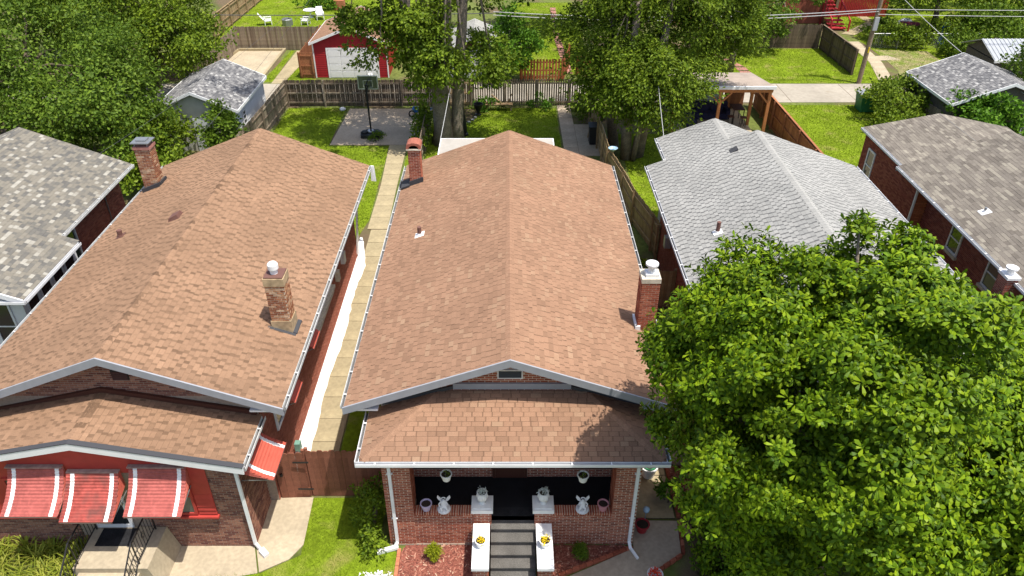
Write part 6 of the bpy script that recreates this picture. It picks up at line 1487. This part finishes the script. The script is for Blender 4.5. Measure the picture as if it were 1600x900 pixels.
def bin_(name, label, x, y, w, d, h, body, lid, cat='bin'):
    r = thing(name, label, cat, (x, y, 0)); mb = MB(); q = .86
    mb.add([(x - w / 2 * q, y - d / 2 * q, .05), (x + w / 2 * q, y - d / 2 * q, .05), (x + w / 2 * q, y + d / 2 * q, .05), (x - w / 2 * q, y + d / 2 * q, .05), (x - w / 2, y - d / 2, h), (x + w / 2, y - d / 2, h), (x + w / 2, y + d / 2, h), (x - w / 2, y + d / 2, h)], [(0, 3, 2, 1), (4, 5, 6, 7), (0, 1, 5, 4), (1, 2, 6, 5), (2, 3, 7, 6), (3, 0, 4, 7)]); obj('body', mb, body, r)
    obj('lid', MB().prism([(x - w / 2 - .04, y - d / 2 - .06, h + .01), (x + w / 2 + .04, y - d / 2 - .06, h + .01), (x + w / 2 + .04, y + d / 2 + .03, h + .05), (x - w / 2 - .04, y + d / 2 + .03, h + .05)], (0, 0, .05)), lid, r)
    for s in (-1, 1): obj('wheel', MB().tube([(x + s * w / 2 * .8 - .03, y + d / 2, .12), (x + s * w / 2 * .8 + .03, y + d / 2, .12)], .12, 10), 'plastic_black', r)
    return r
bin_('wheelie_bin', 'black bin beside the leaning fence with wooden poles behind it', 5.35, 43.9, .75, .7, 1.15, 'plastic_black', 'plastic_black')
dp = bin_('dumpster', 'green dumpster with pale lids by the alley bush', 24.6, 49.6, 1.9, 1.1, 1.15, 'plastic_green', 'metal_roof', 'dumpster')
for k, (x0, x1) in enumerate(((5.0, 5.55), (5.15, 5.75))): tag(obj('wooden_pole', MB().bar((x0, 44.6, .1), (x1, 45.0, 2.4), .06, .06), 'board_tan'), ['left wooden pole propped behind the black bin', 'right wooden pole propped behind the black bin'][k], 'pole', 'poles propped behind the bin')
tag(obj('feeder_dish', MB().lathe((5.72, 38.4, 1.86), [(.05, 0), (.2, .12), (.26, .2), (.22, .2), (.1, .1)], 12, capt=False), 'gazing_glass'), 'pale glass dish on top of the leaning fence', 'dish')
tag(obj('covered_grill', MB().lathe((5.95, 27.6, 0), [(.42, 0), (.46, .5), (.42, .95), (.25, 1.2), (0, 1.28)], 10, capt=False), 'plastic_black'), 'black covered grill in the narrow gap by the stained fence', 'grill')
tag(obj('flag', MB().prism([(-6.16, 31.2, 3.55), (-5.95, 31.25, 3.5), (-5.98, 31.25, 4.25), (-6.12, 31.2, 4.3)], (0, .03, 0)), 'petal_white'), 'small white flag hanging at the rear gutter corner of the red awning house', 'flag')
# furniture under the pergola
sf = thing('sofa', 'navy blue corner sofa under the pergola', 'sofa', (13.0, 47.6, 0))
obj('seat', MB().box(11.3, 14.6, 47.7, 48.8, .1, .45), 'sofa', sf); obj('backrest', MB().box(11.3, 14.6, 48.55, 48.85, .45, .95), 'sofa', sf); obj('chaise', MB().box(11.3, 12.2, 46.4, 47.698, .1, .45), 'sofa', sf); obj('armrest', MB().box(14.35, 14.6, 47.7, 48.5, .45, .7), 'sofa', sf)
for k in range(3): obj('cushion', MB().prism([(11.5 + k, 48.4, .46), (12.3 + k, 48.4, .46), (12.3 + k, 48.53, .85), (11.5 + k, 48.53, .85)], (0, .1, .02)), 'sofa', sf)
bt = thing('bar_table', 'brown topped bar table with thin legs under the pergola', 'table', (14.95, 47.4, 0)); obj('table_top', MB().box(14.55, 15.3, 46.9, 48.0, 1.0, 1.05), 'door_brown', bt)
for x in (14.6, 15.25):
    for y in (46.95, 47.95): obj('leg', MB().box(x - .025, x + .025, y - .025, y + .025, .08, 1.0), 'iron', bt)
for k, (x, y) in enumerate(((14.35, 46.6), (15.1, 46.4))):
    s = thing('bar_stool', ['left bar stool pulled out from the bar table', 'right bar stool pulled out from the bar table'][k], 'stool', (x, y, 0), 'stools at the bar table'); obj('seat', MB().box(x - .18, x + .18, y - .18, y + .18, .7, .75), 'door_brown', s)
    for a in (-.15, .15):
        for b_ in (-.15, .15): obj('leg', MB().box(x + a - .015, x + a + .015, y + b_ - .015, y + b_ + .015, .08, .7), 'iron', s)
# white lawn chairs far left
def chair(label, x, y, rot, recl=0):
    r = thing('lawn_chair', label, 'chair', (x, y, 0), 'white lawn chairs on the far lawn'); c, s = math.cos(rot), math.sin(rot)
    T = lambda a, b_, z: (x + a * c - b_ * s, y + a * s + b_ * c, z)
    def pb(nm, pts, d): obj(nm, MB().prism([T(*p) for p in pts], d), 'plastic_white', r)
    pb('seat', [(-.32, -.3, .38), (.32, -.3, .38), (.32, .35, .34), (-.32, .35, .34)], (0, 0, .05)); pb('backrest', [(-.32, .33, .38), (.32, .33, .38), (.28, .6 + recl, 1.05), (-.28, .6 + recl, 1.05)], (.01, .04, .02))
    for a in (-.32, .32):
        pb('armrest', [(a - .05, -.3, .6), (a + .05, -.3, .6), (a + .05, .42, .62), (a - .05, .42, .62)], (0, 0, .04))
        for b_ in (-.27, .32): pb('leg', [(a - .03, b_ - .03, .0), (a + .03, b_ - .03, .0), (a + .03, b_ + .03, .0), (a - .03, b_ + .03, .0)], (0, 0, .6))
    return r
chair('leftmost white lawn chair on the far lawn', -22.0, 71.6, 1.9, .25); chair('white lawn chair right of the grey box on the far lawn', -18.6, 71.6, -1.7); chair('rearmost white lawn chair beside the round white table', -17.6, 73.4, .3)
tb = thing('round_table', 'round white table on the far lawn', 'table', (-18.7, 74.2, 0)); obj('table_top', MB().lathe((-18.7, 74.2, .68), [(.6, 0), (.62, .03), (.6, .05)], 20), 'plastic_white', tb); obj('leg', MB().lathe((-18.7, 74.2, 0), [(.3, 0), (.08, .08), (.06, .68)], 12), 'plastic_white', tb)
tag(obj('fire_pit', MB().lathe((-20.2, 71.4, 0), [(.5, 0), (.5, .55), (.42, .6), (.38, .5)], 8, capt=False), 'metal_grey'), 'grey low box between the white lawn chairs', 'fire pit')
tag(obj('terracotta_planter', MB().box(-17.0, -16.0, 77.0, 77.8, 0, .9), 'terracotta'), 'terracotta coloured planter box at the top of the far lawn', 'planter')
tag(obj('blue_tarp', MB().prism([(36.6, 65.0, .05), (38.0, 65.0, .05), (38.0, 65.8, 1.5), (37.1, 65.8, 1.6)], (0, .3, .05)), 'tarp_blue'), 'bright blue tarp leaning in the bushes at the top right', 'tarp')
tag(obj('maroon_tarp', MB().prism([(33.2, 65.7, .3), (35.0, 65.7, .2), (35.1, 66.1, 1.5), (33.5, 66.1, 1.6)], (0, .3, .05)), 'tarp_maroon'), 'dark maroon tarp behind the chain link fence', 'tarp')
tag(obj('white_tarp', MB().lathe((35.8, 70.0, 0), [(.9, 0), (.8, .5), (.4, .9), (0, 1.0)], 9, capt=False), 'plastic_white'), 'pale covered heap between the bushes at the top right', 'tarp')
ld = thing('ladder', 'grey ladder leaning on the dark garage wall', 'ladder', (31.1, 43.5, 0))
for x in (30.9, 31.3): obj('rail', MB().bar((x, 43.0, .0), (x, 43.55, 2.1), .05), 'metal_light', ld)
for k in range(6): obj('rung', MB().bar((30.9, 43.05 + k * .09, .25 + k * .33), (31.3, 43.05 + k * .09, .25 + k * .33), .03), 'metal_light', ld)
for k, x in enumerate((-10.42, -10.25)): tag(obj('plank', MB().bar((x + .3, 55.4, .03), (x, 56.4, .35), .10, .04), 'plastic_white'), ['left white plank leaning at the roll up door', 'right white plank leaning at the roll up door'][k], 'plank', 'white planks at the red garage')
tag(obj('white_stone', MB().lathe((-11.2, 49.6, 0), [(.2, 0), (.22, .12), (.1, .22), (0, .23)], 8, capt=False), 'plastic_white', smooth=True), 'white rounded stone at the corner of the patio and fence', 'stone')
tag(obj('log', MB().tube([(-13.2, 12.55, .1), (-12.75, 12.6, .12)], .1, 8), 'bark_dark'), 'short grey log lying before the day lilies', 'log')
# utility pole and wires
up = thing('utility_pole', 'leaning wooden utility pole with pale box beside the alley', 'utility pole', (26.0, 55.15, 0))
obj('pole', MB().tube([(26.0, 55.15, -.2), (26.05, 55.15, 4), (26.15, 55.15, 11)], [.17, .15, .12], 10), 'pole_wood', up)
obj('crossarm', MB().bar((24.9, 55.0, 10.3), (27.4, 55.3, 10.3), .11, .13), 'pole_wood', up); obj('crossarm', MB().bar((25.2, 55.0, 9.3), (27.1, 55.3, 9.3), .10, .12), 'pole_wood', up)
for x in (25.0, 25.6, 26.8, 27.3): obj('insulator', MB().lathe((x, 55.05 + (x - 25) * .1, 10.37), [(.04, 0), (.06, .06), (.03, .14)], 8), 'ceramic_white', up)
obj('transformer', MB().lathe((26.5, 55.2, 8.0), [(.22, 0), (.24, .05), (.24, .8), (.15, .88)], 14), 'metal_grey', up)
obj('junction_box', MB().box(25.9, 26.2, 54.88, 55.0, 3.9, 4.8), 'metal_light', up); obj('sign_plate', MB().box(26.0, 26.08, 54.95, 54.99, 2.3, 2.7), 'petal_yellow', up)
def sag(a, b, s, n=24):
    a = np.array(a, float); b = np.array(b, float); return [a + (b - a) * k / n - np.array((0, 0, 4 * s * (k / n) * (1 - k / n))) for k in range(n + 1)]
def wire(label, runs, r, mat='cable', name='overhead_cable'):
    w = thing(name, label, 'cable', runs[0][0], None)
    for a, b, s in runs: obj('wire', MB().tube(sag(a, b, s), r, 5), mat, w)
wire('thick pale cable bundle running from the utility pole to the left', [((26.05, 55.0, 5.35), (-1, 55.3, 5.1), .45), ((26.05, 55.0, 5.2), (-1, 55.2, 4.9), .5)], .028)
wire('thin cable run crossing the tops of the left yards', [((-1, 55.3, 5.0), (-42, 55.6, 5.3), .3)], .03, 'cable_dark')
wire('pale cable pair from the utility pole to the right edge', [((26.05, 55.0, 5.35), (60, 55.3, 5.4), .15), ((26.05, 55.0, 5.0), (60, 55.2, 5.0), .2)], .02)
wire('thin upper wires above the alley', [((25.0, 55.0, 10.5), (-40, 55.5, 10.6), .5), ((27.3, 55.2, 10.5), (-40, 56, 10.6), .5)], .012, 'cable_dark')
wire('service wire slanting from the utility pole to the dark garage', [((26.1, 55.1, 7.2), (29.6, 49.5, 3.9), .12)], .018)
wire('service wire slanting down to the weathered roof', [((29.6, 46.0, 3.6), (33.0, 38.0, 2.6), .1)], .018)
wire('pale rope hanging from the two trunked tree to the rear porch roof', [((-3.15, 44.2, 4.6), (-3.5, 37.2, 3.05), .05)], .016)
wire('service wire crossing the old white garage roof to the far chimney', [((-13.5, 62, 6.8), (-14.2, 30.9, 5.0), .4)], .007, 'cable_dark')
wire('thin service wire from the alley to the mottled roof', [((-15.2, 55.4, 5.2), (-18.5, 31.4, 4.6), .35)], .007, 'cable_dark')
wire('short service wire at the silver roofed house', [((8.5, 43.0, 5.2), (7.1, 30.8, 4.3), .2)], .015)
